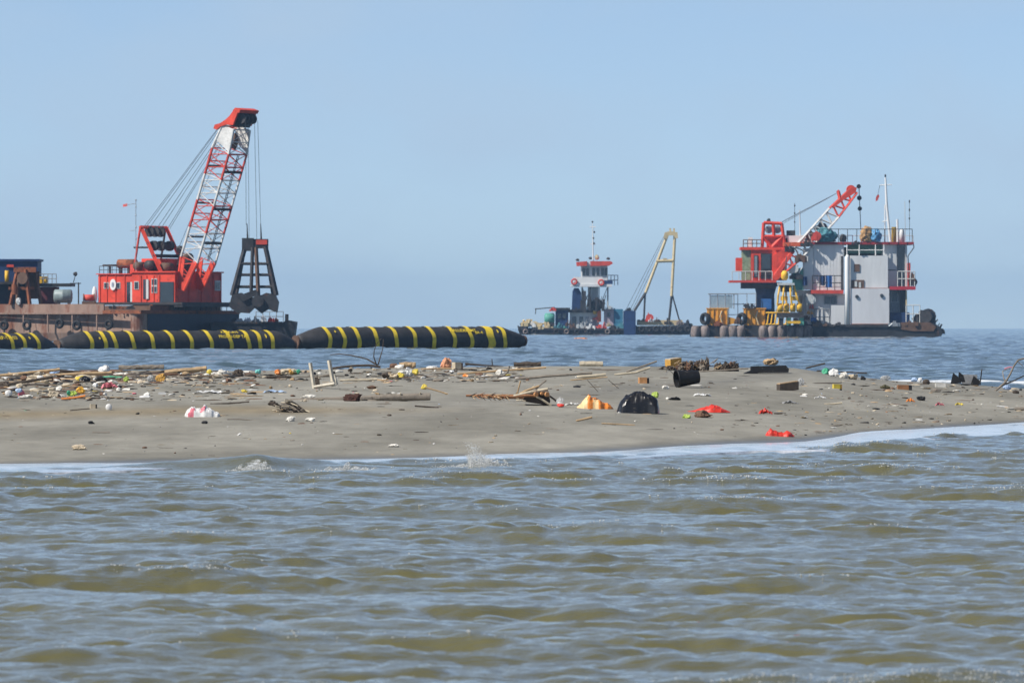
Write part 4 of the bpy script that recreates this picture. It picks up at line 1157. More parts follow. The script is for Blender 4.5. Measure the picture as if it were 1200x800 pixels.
# upper works: roof slab, storeys
S.b1('roof_slab', mat('dark_red_edge_paint', (0.34, 0.035, 0.04), .6, var=.3, scale=1.5, rust=.2), rv, 950.5, 1071, 283.5, 286.5, 11, 92)
S.b1('roof_edge', mat('orange_red_edge_paint', (0.72, 0.13, 0.05), .6, var=.2), rv, 918, 950.3, 284, 288.5, 7, 60)
S.b1('upper_wall', GREYW, rv, 953, 989, 286.6, 340, 14, 86)
for i in range(9):
    S.b1('wall_panel', GREYW, rv, 954.2 + i * 3.8, 957.6 + i * 3.8, 289, 336, 13.6, 13.95)
S.b1('white_door', BRIGHT, rv, 941.5, 952.8, 291, 339.5, 12, 30)
S.b1('upper_wall', PALE, rv, 1034, 1051, 286.6, 338, 16, 86)
S.b1('wall_seam', GRIME, rv, 1034.4, 1050, 316, 316.8, 15.4, 15.95)
S.b1('dark_recess', mat('green_black_recess', (0.02, 0.035, 0.03), .7), rv, 989.3, 1033.7, 289.5, 300, 30, 80)  # near-black box fills the gap, painting in the shade of the covered deck
S.b1('green_wall', mat('dull_green_wall', (0.05, 0.13, 0.10), .7, var=.3), rv, 994, 1033.7, 286.7, 297, 18, 29)
for x in (992.5, 1007, 1026, 1036):
    S.tube(MB(), [(x, 299, 11), (x, 286.6, 11)], 0.7, 6).build('stanchion', BRIGHT, rv)
S.tube(MB(), [(992, 293, 11), (1036, 293, 11)], 0.45, 5).build('handrail', BRIGHT, rv)
S.b1('white_block', GREYW, rv, 996.5, 1040.5, 299.5, 337.6, 5, 70)
S.b1('white_block', mat('grey_white_front_paint', (0.70, 0.71, 0.73), .5, var=.15, scale=.6, rust=.2, rust_col=(.48, .38, .28), streak=.16), rv, 996.8, 1042, 338, 380.6, 2, 72)
S.b1('rust_edge', RUSTO, rv, 998, 1041, 379.2, 380.5, 1.2, 1.95)
S.b1('seam_strip', RUSTO, rv, 997, 1042, 337.4, 338.1, 3.6, 4.6)
S.b1('window_cover', BROWN, rv, 1001, 1007.5, 309.5, 318.5, 4.1, 4.95)
w = S.b1('window', BROWN, rv, 997.6, 1012.5, 328, 337.2, 4.1, 4.95)
S.b1('pane', PALE, w, 1001.6, 1004.4, 329.5, 336, 3.5, 4.05); S.b1('pane', PALE, w, 1006.5, 1009, 330.5, 337, 3.5, 4.05)
for x, y in ((1004.2, 347.5), (1033.3, 346.3)):
    mb = MB(); disc(mb, S.P(x, y, 1.2), 2.1 * k, (0, 1, 0), 1.2 * k, 16); po = mb.build('porthole', GRIME, rv)
    mb = MB(); disc(mb, S.P(x, y, 0.4), 1.4 * k, (0, 1, 0), .4 * k, 16); mb.build('pane', GLASS, po)
mb = MB(); S.tube(mb, [(993, 381, 2), (992.8, 340, 2), (992.6, 302, 2), (993.2, 299, 3)], [2.5, 2.6, 2.6, 1.8], 12); mb.build('vent_pipe', BRIGHT, rv, smooth=True)
S.b1('balcony', RED2, rv, 950.5, 988.5, 339.8, 344, 4, 40)
S.b1('lower_wall', GREYW, rv, 955, 990, 344.2, 381, 18, 86)
w = S.b1('window', STEEL, rv, 966, 981, 346.5, 356.5, 17, 17.9)
for x in (967, 974): S.b1('pane', GLASS, w, x, x + 6, 347.5, 355.5, 16.3, 16.95)
S.b1('white_locker', GREYW, rv, 974, 989.5, 357.5, 381, 8, 17)
S.b1('wall_column', GRIME, rv, 985.5, 988, 300, 339.6, 12, 13.2)
S.rail('railing', GRIME, rv, 952, 987, 339.8, 323, 5, 5, 5, .5)
S.rail('railing', STEEL, rv, 955, 972, 381, 362, 10, 10, 4, .5)
for (x0, x1, y0, y1, m_, nm) in ((940.5, 946, 324, 334, NAVY, 'hanging_cloth'), (961.5, 967, 323.5, 334, NAVY, 'hanging_cloth'), (967.5, 975, 323, 337, BLUE, 'hanging_cloth')):
    mb = MB(); n_ = 8; vs = []; 
    for j in range(n_ + 1):
        t = j / n_; xx = x0 + (x1 - x0) * t; dd = 4 + 0.8 * math.sin(t * 9)
        vs += [S.P(xx, y0, dd), S.P(xx, y1 - (2.0 * math.sin(t * 3.14) if m_ is not BLUE else -1.5 * math.sin(t * 3.14)) * -0.3, dd + .5)]
    mb.add(vs, [(2 * j, 2 * j + 1, 2 * j + 3, 2 * j + 2) for j in range(n_)]); mb.build(nm, m_, rv, smooth=True)
S.b1('green_locker', GREEN, rv, 929, 941, 314, 340, 8, 24)
S.b1('passage_wall', PALE, rv, 930, 955, 340.2, 346, 20, 60)
for x in (941, 946, 951): S.tube(MB(), [(x, 381, 10), (x, 344, 10)], .8, 6).build('stanchion', STEEL if x != 946 else BRIGHT, rv)
S.b1('inner_wall', PALE, rv, 936, 955, 346.2, 381, 40, 60)
for i, (x, y, w_, h, m_) in enumerate(((951, 358, 4, 7, RED2), (949, 365, 5, 6, ORANGE), (945, 371, 6, 8, BROWN), (953, 373, 5, 8, BLUE), (950, 379, 5, 5, PALE), (940, 376, 9, 12, GRIME), (935, 380, 9, 8, MUDDY), (957, 377, 10, 6, GRIME), (966, 380, 12, 4, GREEN))):
    MB().clutter(S.P(x, y + h * .5, 6 + i % 3), w_ * 1.25 * k, h * 1.1 * k, w_ * k, seed=60 + i * 1.9).build('deck_gear', m_, rv)
for i, (x, y, w_, h, m_) in enumerate(((962, 379, 14, 8, BROWN), (983, 380, 10, 5, GRIME), (1048, 379, 12, 8, STEEL), (1068, 378, 12, 9, BROWN), (880, 358, 14, 8, GRIME), (916, 362, 10, 8, CREAM), (865, 376, 8, 9, BROWN), (842, 379, 10, 7, RUSTO), (1003, 284, 8, 6, GRIME), (949, 350, 8, 14, PALE))):
    MB().clutter(S.P(x, y + h * .4, -1), w_ * 1.2 * k, h * k, w_ * .4 * k, seed=300 + i, n=12).build('deck_gear', m_, rv)
# right end
S.b1('doorway', GLASS, rv, 1051.3, 1060.5, 287.5, 336, 20, 84)
S.b1('wall_strip', PALE, rv, 1060.6, 1063, 286.6, 336, 16, 40)
S.b1('balcony', mat('crimson_balcony_paint', (0.50, 0.03, 0.05), .6, var=.25), rv, 1042.4, 1073, 335.5, 339.5, 6, 40)
S.rail('railing', PALE, rv, 1052, 1072, 335.5, 318, 7, 7, 5, .55)
S.b1('locker', RED2, rv, 1063.5, 1067, 308, 335.4, 12, 18)
S.tube(MB(), [(1066, 336, 10), (1064, 300, 10), (1071, 290, 10), (1070.5, 286, 10)], .7, 6).build('drain_pipe', GRIME, rv)
for i, (x, y, w_, h) in enumerate(((1069, 324, 6, 10), (1070, 330, 5, 10))):
    MB().clutter(S.P(x, y + h * .5, 9), w_ * 1.25 * k, h * 1.1 * k, w_ * k, seed=90 + i).build('deck_gear', GRIME if i else BROWN, rv)
S.b1('lower_wall', STEEL, rv, 1042.3, 1056, 339.7, 372, 30, 70)
w = S.b1('window', PALE, rv, 1044, 1053, 341, 354.5, 29, 29.9)
S.b1('pane', mat('grey_glass', (.16, .19, .22), .2), w, 1045.3, 1051.7, 342.5, 353, 28.4, 28.95)
S.b1('column', DARK, rv, 1055, 1061.5, 339.7, 380, 14, 22)
S.b1('navy_locker', NAVY, rv, 1043, 1066, 366, 380.8, 10, 29)
S.tube(MB(), [(1062.5, 380, 12), (1062, 340, 12)], .9, 6).build('yellow_pipe', CREAM, rv)
S.rail('railing', PALE, rv, 1062, 1078, 378, 357.5, 8, 8, 3, .6, 1)
wl_ = [(1080, 372, 12, 16), (1088, 371, 12, 18), (1094, 380, 12, 12), (1101, 387, 9, 8), (1085, 365, 12, 6)]
for i, (x, y, w_, h) in enumerate(wl_):
    MB().clutter(S.P(x, y + h * .5, 10), w_ * 1.3 * k, h * 1.15 * k, w_ * k, seed=110 + i, n=16).build('windlass_gear', GRIME, rv)
mb = MB(); disc(mb, S.P(1086, 371, 4), 7 * k, (0.3, 1, 0), 8 * k, 18); mb.build('windlass_drum', GRIME, rv)
# things fixed on the roof
S.rail('roof_railing', GRIME, rv, 950, 1069, 283.5, 268.5, 8, 8, 12, .42, 0)
S.rail('roof_railing', PALE, rv, 918, 1070, 283.5, 276, 50, 50, 16, .4, 0)
mb = MB(); S.tube(mb, [(1043.5, 283.5, 20), (1039, 240, 20), (1037.6, 208, 20)], [1.5, 1.5, 1.1], 8); S.tube(mb, [(1037, 283.5, 24), (1037, 240, 22)], .8, 6)
S.tube(mb, [(1031, 217, 20), (1045, 216.5, 20)], .6, 5); S.tube(mb, [(1034, 260, 21), (1040.5, 258, 20)], .6, 5); mb.build('mast', BRIGHT, rv)
MB().blob(S.P(1037.5, 206, 20), (1.1 * k, 1.1 * k, 2 * k), 1, .1, 1).build('mast_lamp', GRIME, rv)
S.tube(MB(), [(1031, 217, 20), (1028.5, 229, 20)], .25, 4).build('halyard', ROPE, rv)
mb = MB(); mb.prism([S.P(x, y, 20) for x, y in ((1029, 227), (1030.5, 230), (1028.5, 235), (1026, 236), (1026.5, 231))], (0, .03, 0)); mb.build('small_flag', RED2, rv)
S.tube(MB(), [(1061, 283, 22), (1060.3, 236, 22)], .4, 5).build('whip_antenna', PALE, rv)
mb = MB(); S.tube(mb, [(1066, 283, 22), (1065.6, 235, 22)], .3, 5)
for y in (236, 246, 256): mb.blob(S.P(1065.7, y, 22), (.9 * k, .9 * k, 1.9 * k), 1, .1, 1)
mb.build('lamp_staff', GRIME, rv)
mb = MB(); S.tube(mb, [(931.5, 284, 30), (931.2, 238, 30)], .3, 5)
for y in (241, 250, 260): mb.blob(S.P(931.3, y, 30), (.9 * k, .9 * k, 1.2 * k), 1, .1, 1)
mb.build('lamp_staff', GRIME, rv)
S.tube(MB(), [(938, 284, 30), (937, 246, 30)], [1.2, .7], 6).build('light_mast', GREYW, rv)
S.b1('wheel_box', GRIME, rv, 922, 932, 270, 278, 30, 44)
S.b1('pale_casing', GREYW, rv, 918, 950, 276, 283.8, 26, 48)
S.b1('yellow_vent', mat('ochre_paint', (.5, .33, .05), .6, var=.3), rv, 1045, 1050.5, 266, 283.4, 30, 38)
S.tube(MB(), [(1052, 283.4, 22), (1051.5, 257, 22)], 1.3, 8).build('white_vent', BRIGHT, rv)
mb = MB(); pts = [(283.4, 1), (274, 1), (270, .85), (268.5, .4)]
mb.tube([S.P(1056.5, y, 24) for y, _ in pts], [3.6 * r * k for _, r in pts], 16); mb.build('white_tank', BRIGHT, rv, smooth=True)

def roof_thing(name, label, cat, px, py, w_, h, m_, dep, seed):
    o = MB().blob(S.P(px, py - h * .42, dep), (w_ * .5 * k, w_ * .5 * k, h * .62 * k), 3, .45, 1.7, h * .42 * k, seed, True).build(name, m_, smooth=True)
    return tag(o, label, cat)
roof_thing('tarpaulin_cover', 'teal tarpaulin bundle on the white deckhouse roof below the boom', 'tarpaulin', 967, 283.2, 25, 15, TEAL, 18, 3.3)
roof_thing('tarpaulin_cover', 'tan orange canvas bundle on the roof left of the white mast', 'tarpaulin', 1015.5, 283.2, 15, 17, mat('tan_canvas', (.5, .3, .13), .8, var=.3, scale=3), 17, 8.3)
roof_thing('tarpaulin_cover', 'light blue plastic bundle on the roof beside the tan canvas', 'tarpaulin', 1026, 283.2, 13, 14, mat('light_blue_plastic', (.13, .36, .62), .5, var=.4, scale=3), 15, 5.1)
roof_thing('rope_coil', 'small dark rope heap on the roof beside the teal tarpaulin', 'rope', 988, 283.2, 8, 8, GRIME, 15, 7.7)

# ---- pedestal crane of the dredger
pc = thing('pedestal_crane', 'red crane with short lattice boom beside the white deckhouse', 'crane', S.P(897, 380, 30))
mb = MB(); pts = [(380, 11), (366, 11), (345, 10.5), (336, 13), (331, 20)]
mb.tube([S.P(897, y, 36) for y, _ in pts], [r * k for _, r in pts], 20); mb.build('pedestal', NAVY, pc)
S.b1('blue_locker', BLUE, pc, 892, 904, 350, 362, 20, 25)
S.b1('platform', RED2, pc, 855, 910, 328.5, 331, 12, 60)
S.b1('underframe', GRIME, pc, 869, 908, 331.2, 338, 20, 56)
S.b1('house', RED, pc, 880, 922, 293, 328.3, 16, 58)
S.b1('house', mat('rusty_green_panel', (.26, .33, .20), .7, var=.4, rust=.4), pc, 870, 879.7, 292, 328.3, 18, 56)
S.b1('side_drum_cover', RED, pc, 862.5, 869.7, 302, 318, 24, 44)
w = S.b1('cab_window', GRIME, pc, 883.5, 888.2, 299, 325, 15.2, 15.95); S.b1('pane', HAZYGL, w, 884.3, 887.4, 300, 324, 14.6, 15.1)
w = S.b1('cab_window', GRIME, pc, 891.5, 904.5, 297, 327, 15.2, 15.95); S.b1('pane', GLASS, w, 893, 903, 298.5, 315, 14.6, 15.1)
S.poly(MB(), [(904.8, 293), (909, 293), (913, 304), (913, 328), (905, 328)], 13, 15.9).build('cab_rib', RED, pc)
S.b1('dark_gap', GLASS, pc, 913.2, 917.5, 297, 327, 15.2, 15.95)
S.b1('cab_roof', RED, pc, 868, 924, 289.5, 292.8, 14, 60)
S.rail('railing', PALE, pc, 858, 905, 328.5, 318, 13, 13, 7, .4, 0)
S.rail('roof_railing', BROWN, pc, 871, 892, 289.5, 281, 20, 20, 5, .5, 1)
S.b1('white_box', BRIGHT, pc, 877, 882, 278, 289.3, 26, 34)
for (x0, y0, x1, y1) in ((895, 261, 893, 292), (916, 262, 920, 292), (895, 261, 916, 262), (894, 277, 918, 277), (894, 277, 906, 292), (917, 277, 902, 292), (906, 262, 907, 277)):
    for dd in (24, 44):
        S.tube(MB(), [(x0, y0, dd), (x1, y1, dd)], 2.0, 4).build('gantry_bar', RED, pc)
for x in (895, 916):
    S.tube(MB(), [(x, 261.5, 24), (x, 261.5, 44)], 1.3, 4).build('gantry_bar', RED, pc)
for x in (901, 911):
    mb = MB(); disc(mb, S.P(x, 269, 30), 4.6 * k, (0, 1, 0), 3 * k, 16); mb.build('sheave', STEEL, pc)
MB().blob(S.P(901, 259, 30), (2.4 * k, 2 * k, 3 * k), 2, .3, 1.5).build('top_lamp', GRIME, pc)
# boom in front of house and roof
b0 = S.P(909, 325, 2); b1_ = S.P(1001, 223, 46); bax = (b1_ - b0); BLn = bax.length; bax.normalize()
bnn = Vector((-bax.z, 0, bax.x)).normalized()
def rb(s, n, dd): return b0 + bax * (s * BLn) + bnn * (n * k) + Vector((0, dd * k, 0))
for s0, s1, m_ in ((0, .26, RED), (.26, .74, WHITE), (.74, 1.0, RED)):
    d_ = lambda s: 2.5 + 5.0 * min(1, s / .25) if s < .3 else (7.5 if s < .75 else 7.5 - 3 * (s - .75) / .25)
    so = MB().bar(rb(s0, -d_(s0), -7), rb(s1, -d_(s1), -7), 1.3 * k).build('boom_section', m_, pc)
    for nn, dd in ((-1, 7), (1, -7), (1, 7)):
        MB().bar(rb(s0, nn * d_(s0), dd), rb(s1, nn * d_(s1), dd), 1.3 * k).build('chord', m_, so)
    lac = MB(); nb = max(2, int((s1 - s0) / .075))
    for j in range(nb):
        a = s0 + (s1 - s0) * j / nb; b = s0 + (s1 - s0) * (j + 1) / nb
        for dd in (-7, 7):
            lac.bar(rb(a, -d_(a), dd), rb((a + b) / 2, d_((a + b) / 2), dd), .8 * k); lac.bar(rb((a + b) / 2, d_((a + b) / 2), dd), rb(b, -d_(b), dd), .8 * k)
        for nn in (-1, 1): lac.bar(rb(a, nn * d_(a), -7), rb(b, nn * d_(b), 7), .7 * k)
    lac.build('lacing', m_, so)
for dd in (-8.2, 7.2):
    mb = MB(); mb.prism([rb(.78, 6.5, dd), rb(1.0, 5.5, dd), rb(1.03, 0, dd), rb(.99, -3, dd), rb(.88, 1.5, dd), rb(.76, 4.5, dd)], (0, 1.0 * k, 0)); mb.build('head_plate', RED, pc)
    mb = MB(); mb.prism([rb(-.02, 3, dd), rb(.27, 7.5, dd), rb(.27, 3.5, dd), rb(.05, 0, dd), rb(.1, -4.5, dd), rb(-.02, -3, dd)], (0, 1.0 * k, 0)); mb.build('foot_plate', RED, pc)
mb = MB(); mb.blob(rb(.56, -3, 0), (7 * k, 6 * k, 8 * k), 2, .5, 1.6, seed=5); mb.build('winch_gear', GRIME, pc)
mb = MB(); mb.blob(rb(.46, 2, -3), (5 * k, 4 * k, 6 * k), 2, .5, 1.6, seed=9); mb.build('winch_gear', BROWN, pc)
S.b1('machinery_box', RED2, pc, 899, 923, 279, 289.3, 26, 50)
S.poly(MB(), [(905, 300), (924, 288), (927, 296), (914, 322), (906, 326)], 11.5, 14.4).build('luffing_plate', RED, pc)
for i, (x, y, w_, h, m_) in enumerate(((930, 312, 12, 16, PALE), (938, 300, 12, 14, BROWN), (933, 322, 14, 10, GRIME), (945, 284, 12, 9, GRIME), (957, 276, 10, 12, RED2), (925, 290, 10, 10, GRIME))):
    MB().clutter(S.P(x, y + h * .5, 6), w_ * 1.1 * k, h * 1.1 * k, w_ * .6 * k, seed=200 + i, n=14).build('hoist_gear', m_, pc)
mb = MB(); disc(mb, rb(.985, 3.5, 0), 5.2 * k, (0, 1, 0), 12 * k, 18); mb.build('head_sheave', RED, pc)
mb = MB(); mb.bar(rb(.86, 5, -7), rb(.90, 13, -7), 1.8 * k); mb.bar(rb(.86, 5, 7), rb(.90, 13, 7), 1.8 * k); mb.bar(rb(.9, 13, -8), rb(.9, 13, 8), 2 * k); mb.build('pendant_bracket', RED, pc)
for z0, dd in ((261, 26), (262, 34), (264, 40)):
    mb = MB(); mb.tube([S.P(914, z0, dd), rb(.90, 12, (dd - 33) * .8)], .25 * k, 4); mb.build('pendant_rope', ROPE, pc)
mb = MB(); S.tube(mb, [(1006.5, 217, 46), (1008.8, 269, 46)], .5, 5); mb.build('hoist_rope', ROPE, pc)
for x, y, r in ((1006.3, 218.5, 2.6), (1007, 232, 2.8), (1007.6, 244.5, 2.6)):
    mb = MB(); disc(mb, S.P(x, y, 46), r * k, (0, 1, 0), 3 * k, 14); mb.build('hook_block', BLACK, pc)

# ---- yellow grab standing on the dredger's deck
yg = thing('yellow_grab', 'yellow multi-armed grab standing on deck under the red crane', 'grab', S.P(927, 381, -12))
mb = MB(); pts = [(317, .5), (320, 1), (326, 1), (328, .6)]
mb.tube([S.P(919.5, y, -12) for y, _ in pts], [4.2 * r * k for _, r in pts], 14); mb.build('head_block', YELLOW, yg, smooth=True)
S.tube(MB(), [(920, 317, -12), (922, 300, -8)], .5, 5).build('rope_socket', ROPE, yg)
S.b1('spreader', PALE, yg, 911.5, 931, 331.5, 334, -22, -2)
S.b1('spreader', GRIME, yg, 915, 928, 334.2, 342, -18, -6)
for x0, x1, dd in ((914, 911, -20), (919, 917.5, -23), (926, 928, -23), (930, 937.5, -18), (921, 922, -2)):
    S.tube(MB(), [(x0, 334, dd * .8), ((x0 + x1) / 2 - .5, 346, dd), (x1, 358, dd)], 1.3, 6).build('arm', YELLOW, yg)
for x0 in (911, 918.3, 925.8, 933.2):
    mb = MB(); c0 = S.P(x0 + 3.3, 360.5, -16)
    mb.tube([c0 + Vector((a * k, 0, 0)) for a in (-3.3, -2.6, 2.6, 3.3)], [3.6 * k, 5.2 * k, 5.2 * k, 3.6 * k], 14); mb.build('cylinder', YELLOW, yg, smooth=True)
for x0 in (915, 927): 
    S.b1('cross_plate', YELLOW, yg, x0, x0 + 8, 347, 352, -20, -10)
S.b1('jaw', GRIME, yg, 911, 942, 366, 372, -22, -6)
for x0, m_ in ((913, GRIME), (922, GREEN), (930, GRIME), (937, GREEN)):
    S.b1('jaw_tine', m_, yg, x0, x0 + 5, 372.2, 381, -20, -9)
S.b1('base_plate', YELLOW, yg, 923, 938, 376, 379, -24, -20.2)
# ---------------------------------------------------------------- litter and driftwood on the bar
def dm(name, c, **kw):
    kw.setdefault('rust', .27); kw.setdefault('rust_col', (.27, .24, .19)); kw.setdefault('scale', 14); kw.setdefault('var', .35); kw.setdefault('rough', .65)
    return mat(name, c, **kw)
WOOD_TAN = dm('tan_driftwood', (0.46, 0.32, 0.18), rust=.25, rust_col=(.22, .14, .08), rough=.85, bump=.4)
WOOD_PALE = dm('bleached_driftwood', (0.52, 0.45, 0.33), rust=.2, rust_col=(.25, .19, .13), rough=.85, bump=.4)
WOOD_GREY = dm('grey_driftwood', (0.24, 0.205, 0.165), rust=.35, rust_col=(.11, .09, .07), rough=.9, bump=.5)
WOOD_DARK = dm('dark_wet_wood', (0.075, 0.058, 0.045), rust=.3, rust_col=(.15, .11, .08), rough=.85, bump=.5)
WOOD_RED = dm('red_brown_frond', (0.34, 0.16, 0.075), rust=.3, rust_col=(.16, .08, .05), rough=.85, bump=.4)
WOOD_ORANGE = dm('fresh_cut_wood', (0.58, 0.29, 0.12), rough=.8)
P_WHITE = dm('white_plastic', (0.74, 0.73, 0.70), rough=.45)
P_FOAM = dm('white_foam', (0.72, 0.69, 0.62), rough=.8, rust=.2, rust_col=(.45, .40, .32))
P_BLACK = dm('black_plastic_film', (0.014, 0.014, 0.016), rough=.34, spec=.5)
P_BLACKM = dm('matt_black_plastic', (0.016, 0.016, 0.017), rough=.5)
P_ORANGE = dm('orange_plastic_film', (0.80, 0.25, 0.04), rough=.45)
P_RED = dm('red_plastic_film', (0.72, 0.05, 0.03), rough=.45)
P_PINK = dm('pink_plastic', (0.72, 0.20, 0.24), rough=.5)
P_YEL = dm('yellow_plastic', (0.72, 0.55, 0.07), rough=.5)
P_GREEN = dm('green_plastic', (0.06, 0.40, 0.22), rough=.5)
P_LIME = dm('lime_packet', (0.42, 0.55, 0.10), rough=.5)
P_TEAL = dm('teal_plastic', (0.18, 0.55, 0.50), rough=.5)
P_BLUE = dm('pale_blue_plastic', (0.42, 0.55, 0.75), rough=.45)
P_OCHRE = dm('ochre_plastic', (0.55, 0.30, 0.06), rough=.6)
P_BEIGE = dm('beige_plastic', (0.55, 0.46, 0.33), rough=.7)
P_CLEAR = dm('cloudy_clear_plastic', (0.62, 0.62, 0.60), rough=.25, alpha=.6, spec=.7)
P_GREY = dm('grey_plastic', (0.30, 0.30, 0.30), rough=.7)
P_BROWN = dm('brown_fibre', (0.17, 0.095, 0.06), rough=.9, bump=.6)
MOSS = dm('dark_brown_weed', (0.075, 0.032, 0.024), rough=.9, bump=.8, scale=30)

def fix(px, py):
    g = ground(px, py); return g, g.y / F

def pole(name, label, cat, pts, r, m, yb=None, xb=None, n=8, jit=.12, tilt=0.0, hollow=None, lift=0.0, cut=None):
    """pts in photo pixels at the depth where the piece rests on the sand; r in pixels"""
    low = max(pts, key=lambda p: p[1])
    g, kk = fix(low[0] if xb is None else xb, (low[1] + r * .5 if yb is None else yb))
    d = g.y
    w = []
    for i, (x, y) in enumerate(pts):
        w.append(at(x, y - lift, d + tilt * kk * (x - low[0])))
    # resample so that knots and slight bends show
    q = []; rad = []
    for i in range(len(w) - 1):
        seg = 6
        for j in range(seg + (1 if i == len(w) - 2 else 0)):
            t = j / seg; p = w[i].lerp(w[i + 1], t)
            p = p + Vector((0, 0, (mnoise.noise(p * 4.0) * .25 * r * kk)))
            q.append(p)
            f = (i + t) / (len(w) - 1)
            rr = r if not hasattr(r, '__len__') else r[0] + (r[1] - r[0]) * f
            rad.append(rr * kk * (1 + .14 * mnoise.noise(p * 9.0)))
    mb = MB(); mb.tube(q, rad, n, jit=jit)
    if cut is None and hollow is None:
        o = mb.build(name, m, smooth=False)
        return tag(o, label, cat)
    root = thing(name, label, cat, g)
    mb.build('shaft', m, root)
    e = q[-1]; ax = (q[-1] - q[-2]).normalized()
    mb = MB(); disc(mb, e + ax * .1 * kk, rad[-1] * (.9 if hollow is None else .62), ax, .3 * kk, 14); mb.build('cut_end' if hollow is None else 'hollow_end', cut or hollow, root)
    return root

def lump(name, label, cat, px, py, w, h, m, dep=None, amp=.4, fr=1.6, seed=0.0, ridge=True, sub=3, smooth=True, extra=None, pieces=2, fold=False):
    g, kk = fix(px, py)
    rz = h * .5 * kk
    rad = (w * .54 * kk, (w * .42 if dep is None else dep * .5) * kk, rz * 1.2)
    mb = MB()
    if not ridge:
        mb.blob(g + Vector((0, 0, rz * .78)), rad, sub, amp, fr, rz * .85, seed, False)
    elif fold:
        mb.blob(g + Vector((0, 0, rz * .78)), rad, sub, amp, fr, rz * .85, seed, True)
    else:
        for i in range(pieces):
            a = i * 2.4 + seed; f = 1.0 if i == 0 else .62
            off = Vector((math.cos(a) * w * .22 * kk, -abs(math.sin(a)) * w * .12 * kk, 0)) * (0 if i == 0 else 1)
            mb.crumple(g + off + Vector((0, 0, rz * .78 * f)), (rad[0] * (f if i else .92), rad[1] * f, rad[2] * f * 1.05), seed + i, min(sub, 3), 14, .5, .05 + amp * .35, rz * .85 * f)
        smooth = False
    if extra is None:
        return tag(mb.build(name, m, smooth=smooth), label, cat)
    root = thing(name, label, cat, g)
    mb.build('body', m, root, smooth=smooth)
    for nm, dx, dy, ww, hh, mm in extra:
        c = g + Vector((dx * kk, -w * .25 * kk, dy * kk))
        MB().crumple(c, (ww * .56 * kk, w * .24 * kk, hh * .56 * kk), seed + dx, 2, 12, .5, .15).build(nm, mm, root)
    return root

def sheet(name, label, cat, px, py, w, h, m, seed=0, curl=1.0, th=0.0):
    """crumpled film or flat scrap lying on the sand"""
    g, kk = fix(px, py)
    nx, ny = 16, 8
    vs = []; fs = []
    for j in range(ny):
        for i in range(nx):
            u = i / (nx - 1) - .5; v = j / (ny - 1) - .5
            q = Vector((u * 4 + seed, v * 3 - seed, seed * .7))
            hgt = (abs(mnoise.noise(q)) * 1.3 + abs(mnoise.noise(q * 2.2)) * .7) * max(0, 1 - (2 * u) ** 2) ** .5
            edge = 1 + .25 * mnoise.noise(Vector((u * 5, v * 5, seed)))
            vs.append(g + Vector((u * w * kk * edge, v * w * .5 * kk * edge, (hgt * h * curl + .6) * kk)))
    for j in range(ny - 1):
        for i in range(nx - 1):
            a = j * nx + i; fs.append((a, a + 1, a + nx + 1, a + nx))
    n = len(vs); vs2 = [p - Vector((0, 0, .5 * kk)) for p in vs]
    fs2 = [tuple(reversed([q + n for q in f])) for f in fs]
    rim = [i for i in range(nx)] + [j * nx + nx - 1 for j in range(1, ny)] + [(ny - 1) * nx + i for i in range(nx - 2, -1, -1)] + [j * nx for j in range(ny - 2, 0, -1)]
    fr_ = [(rim[i], rim[i] + n, rim[(i + 1) % len(rim)] + n, rim[(i + 1) % len(rim)]) for i in range(len(rim))]
    mb = MB(); mb.add(vs + vs2, fs + fs2 + fr_)
    return tag(mb.build(name, m), label, cat)

